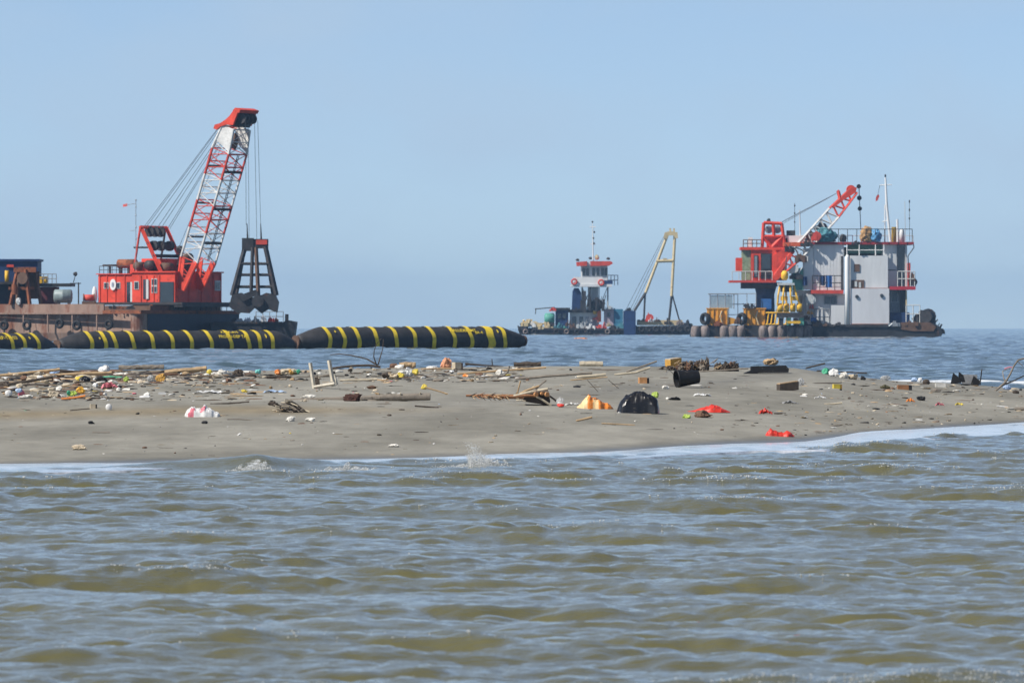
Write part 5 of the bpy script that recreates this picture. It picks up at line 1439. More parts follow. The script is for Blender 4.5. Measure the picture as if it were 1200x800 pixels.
def film(name, label, cat, px, py, w, h, m, prof, seed=0.0, dep=.55, crease=1.0, parts=()):
    """collapsed plastic bag: a creased skin over a ridge whose height along x follows prof"""
    g, kk = fix(px, py)
    nx, ny = 44, 22
    us = [p[0] for p in prof]; hs = [p[1] for p in prof]
    def P(u, v):
        prof_h = float(np.interp(u, us, hs)) * (1 + .16 * crease * mnoise.noise(Vector((u * 4.0, seed * 2, .3))))
        q = Vector((u * 3.2 + seed, v * 2.6 - seed, seed * .7))
        cr = (abs(mnoise.noise(q)) * .5 + abs(mnoise.noise(q * 2.1 + Vector((3, 1, 0)))) * .32 + abs(mnoise.noise(q * 4.3)) * .18) * crease * (1 - .75 * abs(v))
        dome = max(0.0, 1 - abs(v) ** 2.6) ** .5
        dv = mnoise.voronoi(Vector((u * 3.4 + seed, v * 2.2, seed)))[0]
        z = prof_h * h * dome * (1.02 - .8 * cr + .12 * crease * (1 - min(1, 2.6 * (dv[1] - dv[0]))))
        wob = 1 + .18 * mnoise.noise(Vector((u * 2.5, v * 2.5, seed)))
        return g + Vector((u * w * .5 * kk * (1 + .06 * mnoise.noise(q * 1.7)), v * w * dep * .5 * kk * wob * (.35 + .65 * min(1, prof_h * 1.6)), (z - .4) * kk))
    vs = [P(-1 + 2 * i / (nx - 1), -1 + 2 * j / (ny - 1)) for j in range(ny) for i in range(nx)]
    fs = [(j * nx + i, j * nx + i + 1, (j + 1) * nx + i + 1, (j + 1) * nx + i) for j in range(ny - 1) for i in range(nx - 1)]
    if not parts:
        mb = MB(); mb.add(vs, fs); return tag(mb.build(name, m, smooth=False), label, cat)
    root = thing(name, label, cat, g)
    groups = {}
    for f in fs:
        i, j = f[0] % nx, f[0] // nx; u = -1 + 2 * (i + .5) / (nx - 1); v = -1 + 2 * (j + .5) / (ny - 1)
        key = None
        for nm, mm, (u0, u1, v0, v1) in parts:
            if u0 + .12 * mnoise.noise(Vector((v * 4, seed, 1))) < u < u1 + .12 * mnoise.noise(Vector((v * 4, seed, 2))) and v0 < v < v1: key = (nm, mm.name, u0)
        groups.setdefault(key, []).append(f)
    for key, fl in groups.items():
        mb = MB(); used = sorted({i for f in fl for i in f}); mp_ = {q: i for i, q in enumerate(used)}
        mb.add([vs[i] for i in used], [tuple(mp_[i] for i in f) for f in fl])
        mb.build('skin' if key is None else key[0], m if key is None else bpy.data.materials[key[1]], root)
    return root

def block(name, label, cat, px, py, w, h, m, end=None, rot=.3, dep=None, tip=0.0, top=None):
    g, kk = fix(px, py); c, s = math.cos(rot), math.sin(rot); D_ = (dep or h * 1.1)
    def q(a, b, z): return g + Vector(((a * c - b * s) * kk, (a * s + b * c) * kk, (z + tip * a) * kk))
    a, b = w / 2, D_ / 2
    mk = lambda a0, a1, b0, b1, z0, z1: MB().hexa([q(a0, b0, z0), q(a1, b0, z0), q(a1, b1, z0), q(a0, b1, z0), q(a0, b0, z1), q(a1, b0, z1), q(a1, b1, z1), q(a0, b1, z1)])
    if end is None and top is None:
        return tag(mk(-a, a, -b, b, -.6, h).build(name, m), label, cat)
    root = thing(name, label, cat, g)
    mk(-a, a, -b, b, -.6, h).build('body', m, root)
    if end: mk(a + .02, a + w * .3, -b * .9, b * .9, -.6, h * .9).build('end_cap', end, root)
    if top: mk(-a * .98, a * .98, -b * .95, b * .95, h + .02, h + 1.0).build('lid', top, root)
    return root

# --- driftwood line along the crest, left to right
pole('driftwood_pole', 'long tan bamboo pole reaching in from left frame edge along crest', 'driftwood', [(-14, 441), (30, 437), (70, 432.6)], 1.7, WOOD_TAN)
pole('driftwood_pole', 'dark brown stick lying right of the long tan bamboo pole', 'driftwood', [(70, 434), (95, 436.4)], 1.7, WOOD_DARK)
pole('driftwood_pole', 'tan pole ending under the white foam chunk on the crest', 'driftwood', [(52, 440.5), (90, 438), (131, 436.5)], 1.9, WOOD_TAN)
pole('driftwood_pole', 'dark branch sloping under the two tan poles at far left', 'driftwood', [(-6, 453), (30, 447), (62, 441.5)], 1.8, WOOD_DARK)
pole('driftwood_log', 'rough brown log lying flat at the crest near left yellow bands', 'log', [(139, 430.5), (165, 430.2), (192, 430)], 2.7, WOOD_GREY, jit=.35, cut=WOOD_DARK)
pole('driftwood_log', 'thick tan bamboo log with dark cut end raised to the right', 'log', [(193, 436.2), (220, 433.6), (242, 431.2)], 2.9, WOOD_TAN, cut=WOOD_DARK)
pole('driftwood_pole', 'dark stick leaning left of the thick tan bamboo log', 'driftwood', [(180, 437), (196, 434)], 1.2, WOOD_DARK)
pole('driftwood_log', 'weathered brown stub log on the crest beside a brown ball', 'log', [(468, 428), (478, 427.6), (487, 427.8)], 3.1, WOOD_TAN, jit=.25, cut=WOOD_DARK)
lump('coconut_husk', 'brown husk touching the stub log at the crest', 'husk', 461.5, 430, 10, 6.5, P_BROWN, seed=2.1)
pole('driftwood_log', 'dark knotty log on the crest above the wood heap', 'log', [(602, 427), (618, 426.6), (634, 426.4)], 2.8, WOOD_DARK, jit=.35)
pole('driftwood_log', 'pale hollow bamboo tube with dark open end on the crest', 'log', [(679, 427.2), (693, 426.8), (706.5, 426.8)], 3.5, WOOD_PALE, jit=.08, hollow=P_BLACKM)
pole('driftwood_pole', 'long thin brown pole from crest litter to the dark knotty log', 'driftwood', [(536, 438), (585, 434.5), (640, 430.6)], 1.2, WOOD_TAN)
pole('driftwood_pole', 'half dark half tan pole lying above the wood heap', 'driftwood', [(604, 444.4), (640, 440.6), (694, 437)], 1.4, WOOD_GREY)
pole('driftwood_pole', 'short pale pole below the hollow bamboo tube', 'driftwood', [(676, 442), (710, 438.8)], 1.9, WOOD_PALE)
pole('driftwood_pole', 'thin brown lath under the short pale pole', 'driftwood', [(668, 445.4), (712, 441.6)], .7, WOOD_TAN)
pole('driftwood_pole', 'bent hooked stick with upturned end on the crest', 'driftwood', [(560, 442), (590, 440.2), (595, 436), (597, 428.5)], 1.0, WOOD_GREY)
pole('driftwood_pole', 'straight dark stick pointing up right near the ochre block', 'driftwood', [(734, 435.6), (750, 430), (770, 423)], 1.0, WOOD_GREY)
pole('driftwood_pole', 'pale forked stick lying between hollow tube and ochre block', 'driftwood', [(720, 439), (745, 436.4), (762, 430.4)], 1.3, WOOD_PALE)
pole('driftwood_pole', 'thin stick standing up against the water right of black board', 'driftwood', [(944, 431.4), (967, 425.6)], .9, WOOD_DARK)
pole('driftwood_pole', 'dark thin pole behind the white bags at right crest', 'driftwood', [(957, 434.4), (985, 435.6), (1016, 437)], .8, WOOD_DARK)
pole('driftwood_pole', 'low grey branch left of the black board on the crest', 'driftwood', [(820, 435.4), (850, 433.4), (877, 431.6)], .8, WOOD_GREY)
pole('driftwood_pole', 'pale yellow split pole right of the broken chair', 'driftwood', [(398, 445.6), (420, 445.2), (442, 444.2)], 1.3, WOOD_PALE)
pole('driftwood_pole', 'thin dark stick alone on the sand below the cut log', 'driftwood', [(486, 475.4), (514, 477.4)], .9, WOOD_DARK)
pole('driftwood_pole', 'thin brown lath flat on sand under the orange bag', 'driftwood', [(705, 496), (722, 496.8), (744, 498)], .8, WOOD_TAN)
pole('driftwood_pole', 'short wedge of pale wood below the orange bag', 'driftwood', [(675, 493), (694, 488.6)], 1.3, WOOD_TAN)
pole('driftwood_pole', 'short dark stick lying alone on the left foreground sand', 'driftwood', [(108, 506.6), (129, 506.8)], 1.0, WOOD_GREY)
pole('driftwood_pole', 'thin curved twig on sand right of white and pink bag', 'driftwood', [(266, 491), (280, 491), (296, 492)], .6, WOOD_GREY)
pole('driftwood_pole', 'grey worn stub of wood at the right frame edge', 'driftwood', [(1189, 479.6), (1206, 478.6)], 2.2, WOOD_GREY, jit=.3)
pole('driftwood_pole', 'white slat lying flat near the right frame edge', 'slat', [(1168, 475.6), (1181, 477)], .9, P_WHITE)
pole('driftwood_pole', 'dark twigs lying behind the white and pink bag', 'driftwood', [(246, 473), (270, 472.4), (292, 470.6)], .9, WOOD_DARK, jit=.5)
pole('wire_strand', 'left of two thin wires crossing the bare sand', 'wire', [(688, 445), (701, 459)], .35, WOOD_DARK)
pole('wire_strand', 'right of two thin wires crossing the bare sand', 'wire', [(713, 445), (725, 455)], .35, WOOD_DARK)

# long half-buried log with moss lump
lg = thing('cut_log', 'long grey log with sawn right end on the mid sand', 'log', ground(450, 470))
g, kk = fix(470, 470)
mb = MB(); pts = [(340, 468.6, 1.6), (370, 468, 2.2), (400, 467.6, 2.6), (430, 466.6, 3.2), (455, 465.6, 4.0), (480, 465, 4.3), (504, 464.6, 4.4)]
mb.tube([at(x, y, g.y) for x, y, _ in pts], [r * kk for _, _, r in pts], 14, jit=.14); mb.build('trunk', WOOD_GREY, lg)
mb = MB(); disc(mb, at(504.4, 464.6, g.y), 3.8 * kk, (1, 0, 0), .3 * kk, 16); mb.build('sawn_end', WOOD_DARK, lg)
for x, y, r in ((469, 460.8, 1.2), (492, 460.2, 1.0)):
    MB().tube([at(x, y + 2, g.y - .02), at(x + .6, y - .8, g.y - .04)], [r * kk, r * .7 * kk], 7).build('knot', WOOD_PALE, lg)
lump('weed_clump', 'dark reddish weed clump draped over the long grey log', 'weed', 413, 470, 28, 10, MOSS, seed=5.5, amp=.6, fr=2.4, dep=14)
CHAIR = dm('weathered_pale_paint', (0.62, 0.56, 0.45), rough=.8, rust=.2, rust_col=(.35, .28, .2))
# broken wooden chair frame
ch = thing('broken_chair', 'pale broken chair frame with legs pointing up on the sand', 'chair', ground(378, 455))
g, kk = fix(372, 455); d = g.y
for (x0, y0), (x1, y1), r, dz in (((363.5, 425), (368.2, 455), 2.2, 0), ((385.5, 422), (391, 452.5), 2.4, .05), ((374.5, 441.5), (371.6, 451), 1.1, .35), ((392, 439), (395.6, 451), 1.1, .4)):
    MB().bar(at(x0, y0, d + dz), at(x1, y1, d + dz), r * kk, 4).build('leg', CHAIR, ch)
MB().bar(at(367, 442.4, d + .3), at(388, 438.6, d + .35), .9 * kk, 4).build('rail', WOOD_GREY, ch)
MB().prism([at(369, 454.6, d - .05), at(391, 451, d - .05), at(391, 446.4, d - .05), at(376, 449.4, d - .05)], (0, .30, 0)).build('seat', CHAIR, ch)
MB().prism([at(369, 452, d + .3), at(375, 452, d + .3), at(374, 443, d + .3), at(369, 442, d + .3)], (0, .03, 0)).build('side_panel', WOOD_DARK, ch)
MB().bar(at(367.5, 453.6, d - .12), at(392, 449.6, d - .12), 2.0 * kk, 4).build('rail', CHAIR, ch)
# brushwood heap
bh = thing('brushwood_heap', 'tangled grey brushwood heap on sand left of the long log', 'brushwood', ground(340, 483))
g, kk = fix(340, 483); r_ = random.Random(5)
for i in range(46):
    x = r_.gauss(340, 8); hgt = max(1, 15 * (1 - abs(x - 340) / 20)) * r_.random()
    a = r_.uniform(-.5, .5); L_ = r_.uniform(5, 13)
    p = at(x - L_ * math.cos(a), 483 - hgt - L_ * .5 * math.sin(a), g.y + r_.uniform(-.1, .15)); q = at(x + L_ * math.cos(a), 483 - max(hgt - L_ * .6, .3) , g.y + r_.uniform(-.1, .15))
    mb = MB(); mid = p.lerp(q, .5) + Vector((0, 0, r_.uniform(0, 2.5) * kk)); mb.tube([p, mid, q], [.8 * kk, .75 * kk, .5 * kk], 5); mb.build('twig', [WOOD_GREY, WOOD_DARK, WOOD_PALE][i % 3], bh)
for pts in ([(303, 486.4), (318, 484), (334, 479)], [(352, 480.4), (368, 483.6), (384, 487)]):
    MB().tube([at(x, y, g.y) for x, y in pts], .8 * kk, 5).build('twig', WOOD_TAN if pts[0][0] < 310 else WOOD_GREY, bh)
MB().blob(at(340, 479, g.y + .1), (11 * kk, 7 * kk, 5.5 * kk), 3, .6, 2.2, 3 * kk, 3.1).build('weed_core', WOOD_DARK, bh)
lump('weed_clump', 'small dark weed patch beside the brushwood heap', 'weed', 321, 475, 14, 5, WOOD_DARK, seed=9.1, amp=.6)
# fallen bare branch on the crest
fb = thing('fallen_branch', 'dark bare branch with upright twigs on the crest beside chair', 'branch', ground(420, 433))
g, kk = fix(430, 433); d = g.y
def branch_part(nm, pts, r0, r1, m_, par, dd=0.0):
    n_ = len(pts); MB().tube([at(x, y, d + dd * i) for i, (x, y) in enumerate(pts)], [(r0 + (r1 - r0) * i / (n_ - 1)) * kk for i in range(n_)], 6, jit=.2).build(nm, m_, par)
branch_part('stem', [(386, 432), (400, 430), (417, 428.4), (432, 428), (446, 430)], 1.5, 1.4, WOOD_DARK, fb)
branch_part('twig', [(443, 428), (430, 420.5), (412, 416.4), (398, 414.6), (387, 415.6)], 1.1, .5, WOOD_DARK, fb, .05)
branch_part('twig', [(441, 427), (438, 418), (438.6, 410), (442, 402), (447, 396.4)], .8, .35, WOOD_DARK, fb, -.05)
branch_part('twig', [(443, 427), (446, 417), (448.6, 408), (449.4, 397)], .8, .35, WOOD_DARK, fb, .04)
fb2 = thing('fallen_branch', 'low dark branch with one upright peg on the middle crest', 'branch', ground(562, 430))
g, kk = fix(565, 430); d = g.y
branch_part('stem', [(545, 426), (552, 426.8), (566, 428), (590, 429.4)], 1.5, .8, WOOD_DARK, fb2)
branch_part('twig', [(577, 428.6), (576.4, 420)], .8, .5, WOOD_DARK, fb2)
branch_part('twig', [(549, 427), (542, 430)], .7, .4, WOOD_DARK, fb2)
# stranded branch at right edge
rbr = thing('fallen_branch', 'forked pale grey branch standing at the right frame edge', 'branch', ground(1168, 458))
g, kk = fix(1170, 458); d = g.y
branch_part('stem', [(1166, 458), (1178, 448), (1184, 438), (1188, 429), (1193, 422), (1206, 418)], 1.5, 1.0, WOOD_GREY, rbr)
branch_part('twig', [(1174, 451.6), (1188, 446), (1208, 436)], 1.1, .7, WOOD_GREY, rbr, .05)
branch_part('twig', [(1178, 448), (1175.6, 440), (1175, 434.6), (1184, 431.6)], .8, .5, WOOD_GREY, rbr, .05)
branch_part('twig', [(1192, 423), (1199, 429)], .7, .4, WOOD_GREY, rbr)
branch_part('red_rag', [(1177, 432), (1183, 430), (1188, 430.6)], .8, .6, P_PINK, rbr)
# red palm frond
pf = thing('palm_frond', 'reddish brown dry palm frond lying left of the wood heap', 'palm frond', ground(580, 470))
g, kk = fix(585, 470); d = g.y; r_ = random.Random(9)
mb = MB(); mb.tube([at(x, y, d) for x, y in ((546, 463.4), (570, 464), (595, 464.6), (616, 465))], [1.2 * kk, 2.2 * kk, 2.5 * kk, 2.8 * kk], 8, jit=.2); mb.build('rib', WOOD_RED, pf)
for i in range(38):
    x = r_.uniform(549, 606); L_ = r_.uniform(4, 11); sg = 1 if r_.random() < .75 else -1
    p = at(x, 464, d - .01); q = at(x + L_ * .9, 464 + sg * r_.uniform(1.5, 6), d - r_.uniform(.0, .12)); q.z = max(q.z, float(sand_z(q.x, q.y)) + .005)
    MB().tube([p, p.lerp(q, .5) + Vector((0, -.02, 0)), q], [.6 * kk, .6 * kk, .25 * kk], 4).build('leaflet', [WOOD_RED, WOOD_TAN, WOOD_DARK][i % 3], pf)
# wood heap with cut ends
wh = thing('wood_heap', 'heap of broken timber and sticks with orange cut ends', 'wood pile', ground(627, 476))
g, kk = fix(628, 475); d = g.y
MB().prism([at(x, y, d) for x, y in ((612, 470), (616, 462), (642, 457), (645, 470), (643, 475))], (0, .35, 0)).build('timber_block', WOOD_DARK, wh)
for (x0, y0, x1, y1, r, m_) in ((602, 464, 642, 455.6, 2.0, WOOD_PALE), (607, 462, 632, 452, 1.3, WOOD_TAN), (606, 462, 610, 446, 1.0, WOOD_TAN), (628, 456, 640, 445.6, 1.0, WOOD_GREY), (622, 461, 646, 474.6, 1.4, WOOD_PALE), (600, 464.6, 630, 463.4, 1.8, WOOD_RED), (644, 464, 653, 471, 1.2, WOOD_DARK), (634, 456, 647, 455.4, .7, WOOD_GREY), (605, 468.6, 616, 470, 1.0, WOOD_PALE), (614, 457, 643, 459.5, 1.6, WOOD_GREY)):
    MB().tube([at(x0, y0, d - .03), at((x0 + x1) / 2, (y0 + y1) / 2 - .6, d - .05), at(x1, y1, d - .04)], r * kk, 6, jit=.2).build('stick', m_, wh)
for x, y, r in ((628, 462, 2.6), (641, 462, 2.8), (635, 461, 1.8)):
    mb = MB(); disc(mb, at(x, y, d - .08), r * kk, (.5, -1, 0), 3 * kk, 10); mb.build('cut_end', WOOD_ORANGE, wh)
pole('driftwood_pole', 'forked stick with pale yellow knob left of the palm frond', 'driftwood', [(498, 453.6), (510, 457), (525, 461.6)], .9, WOOD_TAN)
lump('plastic_float', 'pale yellow plastic knob at the end of forked stick', 'plastic', 497, 456, 8, 6, P_YEL, seed=1.4, sub=2)

# --- bags, buckets and plastic
film('rubbish_bag', 'large shiny black rubbish bag on the middle of the sand', 'bag', 748, 484, 49, 25, P_BLACK, [(-1, .05), (-.9, .5), (-.6, .86), (-.2, 1.0), (.2, 1.0), (.6, .86), (.9, .66), (1, .12)], 3.7, .75, .32)
PEACH = dm('peach_film', (.86, .60, .30), rough=.5)
film('plastic_bag', 'bright orange plastic bag with pale yellow folds on sand', 'bag', 697, 478.6, 42, 16, P_ORANGE, [(-1, .12), (-.8, .34), (-.55, .7), (-.32, 1.0), (-.12, .85), (.1, .7), (.3, .72), (.5, .5), (.75, .46), (.92, .2), (1, .05)], 6.2, .8, 1.1, [('pale_fold', PEACH, (-1.1, -.42, -1, 1)), ('pale_fold', PEACH, (-.1, .2, -1, -.35))])
film('plastic_bag', 'knotted white bag with pink print on the left sand', 'bag', 237, 488, 41, 14, P_WHITE, [(-1, .08), (-.85, .6), (-.6, .85), (-.35, .7), (-.05, .85), (.12, 1.1), (.25, .85), (.5, .72), (.7, .5), (.9, .4), (1, .08)], 2.2, .7, 1.0, [('pink_print', P_PINK, (-.75, -.4, -.97, -.62)), ('pink_print', P_PINK, (-.1, .2, -.95, -.55))])
film('plastic_sheet', 'spread red plastic sheet on the right sand', 'plastic sheet', 830, 482.6, 50, 9, P_RED, [(-1, .1), (-.6, .3), (-.2, .65), (.1, .95), (.4, .9), (.7, .45), (1, .08)], 1.7, .7, 1.25)
lump('husk_lump', 'brown fibrous husk lying on the spread red sheet', 'husk', 823, 489, 24, 8, P_BROWN, seed=4.4, amp=.4)
lump('plastic_packet', 'yellow green packet beside the brown husk and red sheet', 'packet', 805, 490, 12, 6, P_LIME, seed=7.7, amp=.5)
film('plastic_bag', 'crumpled bright red bag nearest the water at right', 'bag', 914, 511, 34, 10, P_RED, [(-1, .1), (-.85, .7), (-.65, 1.0), (-.45, .75), (-.1, .55), (.2, .5), (.5, .62), (.75, .4), (1, .08)], 8.8, .6, 1.25)
sheet('plastic_scrap', 'small red plastic strip left of a dark stick', 'plastic', 897, 485, 15, 4, P_RED, 5.2, 1.6)
pole('driftwood_pole', 'small dark stick right of the small red strip', 'driftwood', [(907, 484.4), (917, 484.2)], .9, WOOD_DARK)
# bucket on its side
bk = thing('plastic_bucket', 'black bucket lying on its side with open end leftward', 'bucket', ground(803, 453))
g, kk = fix(803, 454); axd = Vector((.93, .30, .10)).normalized()
c0 = at(797.5, 443.5, g.y - .02)
def ringp(c, r, n=28):
    s = axd.cross(Vector((0, 0, 1))).normalized(); t = axd.cross(s)
    return [c + (s * math.cos(2 * math.pi * i / n) + t * math.sin(2 * math.pi * i / n)) * r for i in range(n)]
mb = MB(); n = 28; vs = []
for s_, r in ((-5.5, 10.4), (22, 7.6), (22, .01), (21, .01), (21, 7.1), (-5.5, 9.8)):
    vs += ringp(c0 + axd * s_ * kk, r * kk)
fs = []
for i in range(5):
    for j in range(n): fs.append((i * n + j, i * n + (j + 1) % n, (i + 1) * n + (j + 1) % n, (i + 1) * n + j))
for j in range(n): fs.append((5 * n + j, 5 * n + (j + 1) % n, (j + 1) % n, j))
mb.add(vs, fs); mb.build('shell', P_BLACKM, bk)
mb = MB(); pts = ringp(c0 - axd * 4.4 * kk, 10.8 * kk); mb.tube(pts + [pts[0], pts[1]], .55 * kk, 5); mb.build('rim', P_BLACKM, bk)
mb = MB(); pts = ringp(c0 - axd * 4.4 * kk, 11 * kk)[16:26]; mb.tube([p - axd * .02 * i for i, p in enumerate(pts)], .35 * kk, 5); mb.build('handle', P_GREY, bk)
# broken black crate with grey panel, right
bc = thing('broken_crate', 'torn black plastic crate pieces with grey panel and upright post', 'crate', ground(1132, 451))
g, kk = fix(1131, 450.6); d = g.y
for nm, pts, dz, m_ in (('side', [(1114, 449.4), (1117, 436.5), (1122.4, 441), (1126.6, 448.8)], 0, P_BLACKM), ('side', [(1122.8, 448), (1123.6, 435.4), (1129, 439.4), (1131.4, 447.6)], .08, P_BLACKM),
                        ('side', [(1137.4, 450.8), (1141, 440.2), (1148.4, 446), (1147.4, 451.2)], -.06, P_BLACKM), ('back_panel', [(1127, 450), (1128.6, 438.6), (1145, 439), (1146, 450.6)], .22, P_GREY)):
    MB().prism([at(x, y, d + dz) for x, y in pts], (0, .03, 0)).build(nm, m_, bc)
MB().tube([at(1148.4, 451, d + .02), at(1150.6, 432.4, d + .02)], .8 * kk, 6).build('post', P_BLACKM, bc)
MB().prism([at(1114, 450, d), at(1147, 451.6, d), at(1147, 450.4, d), at(1114, 448.8, d)], (0, .25, 0)).build('base', P_BLACKM, bc)
# black board with brown lump
bb = thing('black_board', 'long black sheet lying on the right crest', 'board', ground(898, 437))
g, kk = fix(898, 438); d = g.y
MB().prism([at(x, y, d) for x, y in ((871, 437.6), (880, 434), (880, 429.2), (921, 428), (924.6, 432), (924, 436.4), (890, 436.6))], (0, .3, 0)).build('panel', P_BLACKM, bb)
MB().prism([at(x, y, d - .04) for x, y in ((870, 438), (884, 434.6), (888, 437), (876, 438.6))], (0, .035, 0)).build('torn_corner', P_BLACKM, bb)
o = MB().blob(at(903, 424.2, d + .15), (8 * kk, 6 * kk, 4.2 * kk), 3, .5, 1.8, 3.6 * kk, 4.2, True).build('coconut_husk', WOOD_TAN, smooth=True)
tag(o, 'tan husk lump sitting on top of the black sheet', 'husk')
# rubble ridge of netting
nr = thing('netting_heap', 'long ridge of dark tangled netting on the crest right of centre', 'netting', ground(820, 434))
g, kk = fix(822, 434.4); d = g.y; r_ = random.Random(14)
for i in range(34):
    x = r_.uniform(776, 862); f = 1 - abs(x - 826) / 60; h_ = (6 + 6 * r_.random()) * (0.7 + .5 * f) * (1 if x > 800 else .6)
    MB().blob(at(x, 434 - h_ * .4, d + r_.uniform(-.1, .2)), (r_.uniform(2.5, 5) * kk, 4 * kk, h_ * .6 * kk), 2, .8, 2.6, None, i * 1.3).build('tangle', [WOOD_DARK, WOOD_GREY, WOOD_DARK, P_BROWN][i % 4], nr)
for i in range(40):
    x = r_.uniform(790, 862); L_ = r_.uniform(2, 6); y = 433 - r_.uniform(0, 8)
    p = at(x, y, d - .05); MB().tube([p, p + Vector((r_.uniform(-1, 1) * L_ * kk, r_.uniform(-.1, .1), r_.uniform(.0, 1) * L_ * kk)), p + Vector((r_.uniform(-1, 1) * L_ * kk * 1.7, 0, r_.uniform(-.2, .8) * L_ * kk))], .5 * kk, 4).build('strand', [WOOD_GREY, P_BROWN, WOOD_DARK, WOOD_TAN][i % 4], nr)
block('foam_block', 'ochre yellow foam block on the left end of the netting', 'foam block', 789, 432.6, 15, 12, P_OCHRE, rot=.5, tip=.12, top=P_BEIGE)
block('wooden_crate', 'dark sided wooden crate tilted on the right sand', 'crate', 923, 457.5, 23, 9, WOOD_DARK, rot=.25, dep=14, tip=.14, top=WOOD_TAN)
block('wood_block', 'orange brown block with dark end near the crest, left of bucket', 'block', 753, 449, 9, 7, WOOD_ORANGE, end=P_BLACKM, rot=.2)
block('wooden_box', 'brown brick shaped block with black end right of yellow block', 'block', 1058, 456.4, 13, 5.4, WOOD_RED, end=P_BLACKM, rot=.15)
block('foam_block', 'small yellow foam block alone on the right sand', 'foam block', 980, 455, 8, 5, P_YEL, rot=.3, end=P_OCHRE)
block('foam_block', 'white foam block left of the torn black crate', 'foam block', 1102, 453.4, 12, 4.4, P_FOAM, rot=.1)
lump('coconut', 'dark round coconut at the right back edge of sand', 'coconut', 1085.5, 450, 8, 6, WOOD_DARK, amp=.1, ridge=False, seed=1)
lump('plastic_cup', 'cloudy clear cup lump behind the dark wooden crate', 'cup', 938.5, 452, 8, 9, P_CLEAR, seed=2.9, amp=.4)
lump('plastic_bag', 'green bag on the crest left of white bags', 'bag', 967, 438, 12, 7, P_GREEN, seed=3.3, amp=.5)
lump('plastic_bag', 'bright white bag next to the green bag', 'bag', 977, 441, 14, 9, P_WHITE, seed=4.9, amp=.5)
lump('plastic_bag', 'first dull white bag right of the bright white bag', 'bag', 988.5, 443, 12, 8, P_FOAM, seed=5.9, amp=.5)
lump('plastic_bag', 'second dull white bag, beside the small black lump', 'bag', 1000, 444.4, 13, 8, P_BEIGE, seed=6.9, amp=.5)
lump('rubber_lump', 'small black lump right of the dull white bags', 'rubber', 1011.5, 445, 7, 5, P_BLACKM, seed=.9, amp=.3)
lump('plastic_bag', 'cloudy clear bag at right back edge near the water', 'bag', 1038, 446, 12, 7, P_CLEAR, seed=8.4, amp=.5)
lump('plastic_bag', 'lilac blue bag at the back edge left of coconut', 'bag', 1071, 446.4, 9, 5, P_BLUE, seed=8.9, amp=.5)
lump('foam_chunk', 'small white foam chunk beside the lilac blue bag', 'foam', 1078, 446.4, 6, 5, P_WHITE, seed=9.3, sub=2)
lump('weed_clump', 'small olive weed clump on the right sand', 'weed', 1037, 455.4, 13, 5, dm('olive_weed', (.10, .09, .045), rough=.9), seed=9.9, amp=.7)
sheet('plastic_scrap', 'torn white scrap below the yellow foam block', 'plastic', 961, 467, 13, 3.4, P_WHITE, 2.4)
pole('driftwood_pole', 'half white half dark stick on right sand', 'driftwood', [(966, 473.4), (977, 473), (987, 471.8)], 1.0, WOOD_PALE)
sheet('plastic_scrap', 'dark grey torn rubber strip left of white scrap', 'rubber', 926, 473, 18, 3, P_GREY, 6.4)
lump('rubber_sandal', 'black worn sandal right of the large black bag', 'sandal', 791, 468.6, 16, 4.4, P_BLACKM, seed=6.6, amp=.5)
lump('plastic_bag', 'small pale yellow bag behind the large black bag', 'bag', 768, 466, 9, 7, P_LIME, seed=1.1, amp=.5)
sheet('plastic_scrap', 'white crinkled scrap below the black bucket', 'plastic', 823, 464, 20, 3, P_WHITE, 9.4)
lump('foam_chunk', 'grey white wedge of foam left of the bucket', 'foam', 780, 455.6, 9, 5, P_FOAM, seed=3.9, sub=2)
lump('plastic_bottle', 'clear crumpled bottle with red base beside timber heap', 'bottle', 657, 477, 12, 11, P_CLEAR, seed=5.1, amp=.3, extra=[('red_base', 0, 2, 10, 4.5, P_RED)])
sheet('plastic_scrap', 'thin white ribbon between clear bottle and orange bag', 'plastic', 671, 474.6, 16, 3, P_WHITE, 4.1)
lump('plastic_bag', 'pale orange peaked bag on the crest in the middle', 'bag', 524, 432, 14, 12, dm('salmon_film', (.70, .33, .18)), seed=7.1, amp=.5, extra=[('peak', -2.5, 8, 6, 10, dm('salmon_film', (.70, .33, .18)))])
block('carton', 'crushed brown carton beside the pale orange peaked bag', 'carton', 535, 432.4, 8, 8, P_BEIGE, rot=.5, end=P_BROWN)
lump('foam_chunk', 'flat white foam slab left of the peaked orange bag', 'foam', 507, 432, 16, 3.4, P_WHITE, seed=2.7)
lump('foam_chunk', 'rounded white lump inside the bent hooked stick', 'foam', 586, 439, 11, 6, P_FOAM, seed=3.6)
lump('litter_clump', 'white and clear plastic clump on crest right of branch', 'litter', 478, 441, 14, 11, P_CLEAR, seed=4.7, amp=.7, extra=[('yellow_packet', 9, 5, 8, 7, P_YEL), ('white_scrap', -7, 4, 9, 6, P_FOAM)])
lump('litter_clump', 'yellowish plastic and husk clump right of the split pole', 'litter', 462, 444.4, 26, 8, P_BEIGE, seed=5.7, amp=.8, extra=[('yellow_packet', 7, 5, 9, 6, P_YEL), ('dark_scrap', -11, 4, 8, 7, WOOD_DARK)])
lump('litter_clump', 'orange and olive litter clump on the crest left of chair', 'litter', 338, 439.4, 30, 7, P_BEIGE, seed=6.8, amp=.7, extra=[('orange_scrap', -12, 3.6, 8, 7, P_ORANGE), ('olive_scrap', 3, 4, 9, 7, P_OCHRE), ('green_scrap', 12, 3.4, 5, 6, P_GREEN)])
lump('plastic_scrap', 'teal plastic cap at the crest left of litter clump', 'plastic', 302, 438, 8, 6, P_TEAL, seed=2.2, sub=2)
lump('weed_clump', 'black strip of weed below the orange olive litter', 'weed', 330, 443.4, 40, 3.4, WOOD_DARK, seed=7.3, amp=.9, fr=4.0, dep=8)
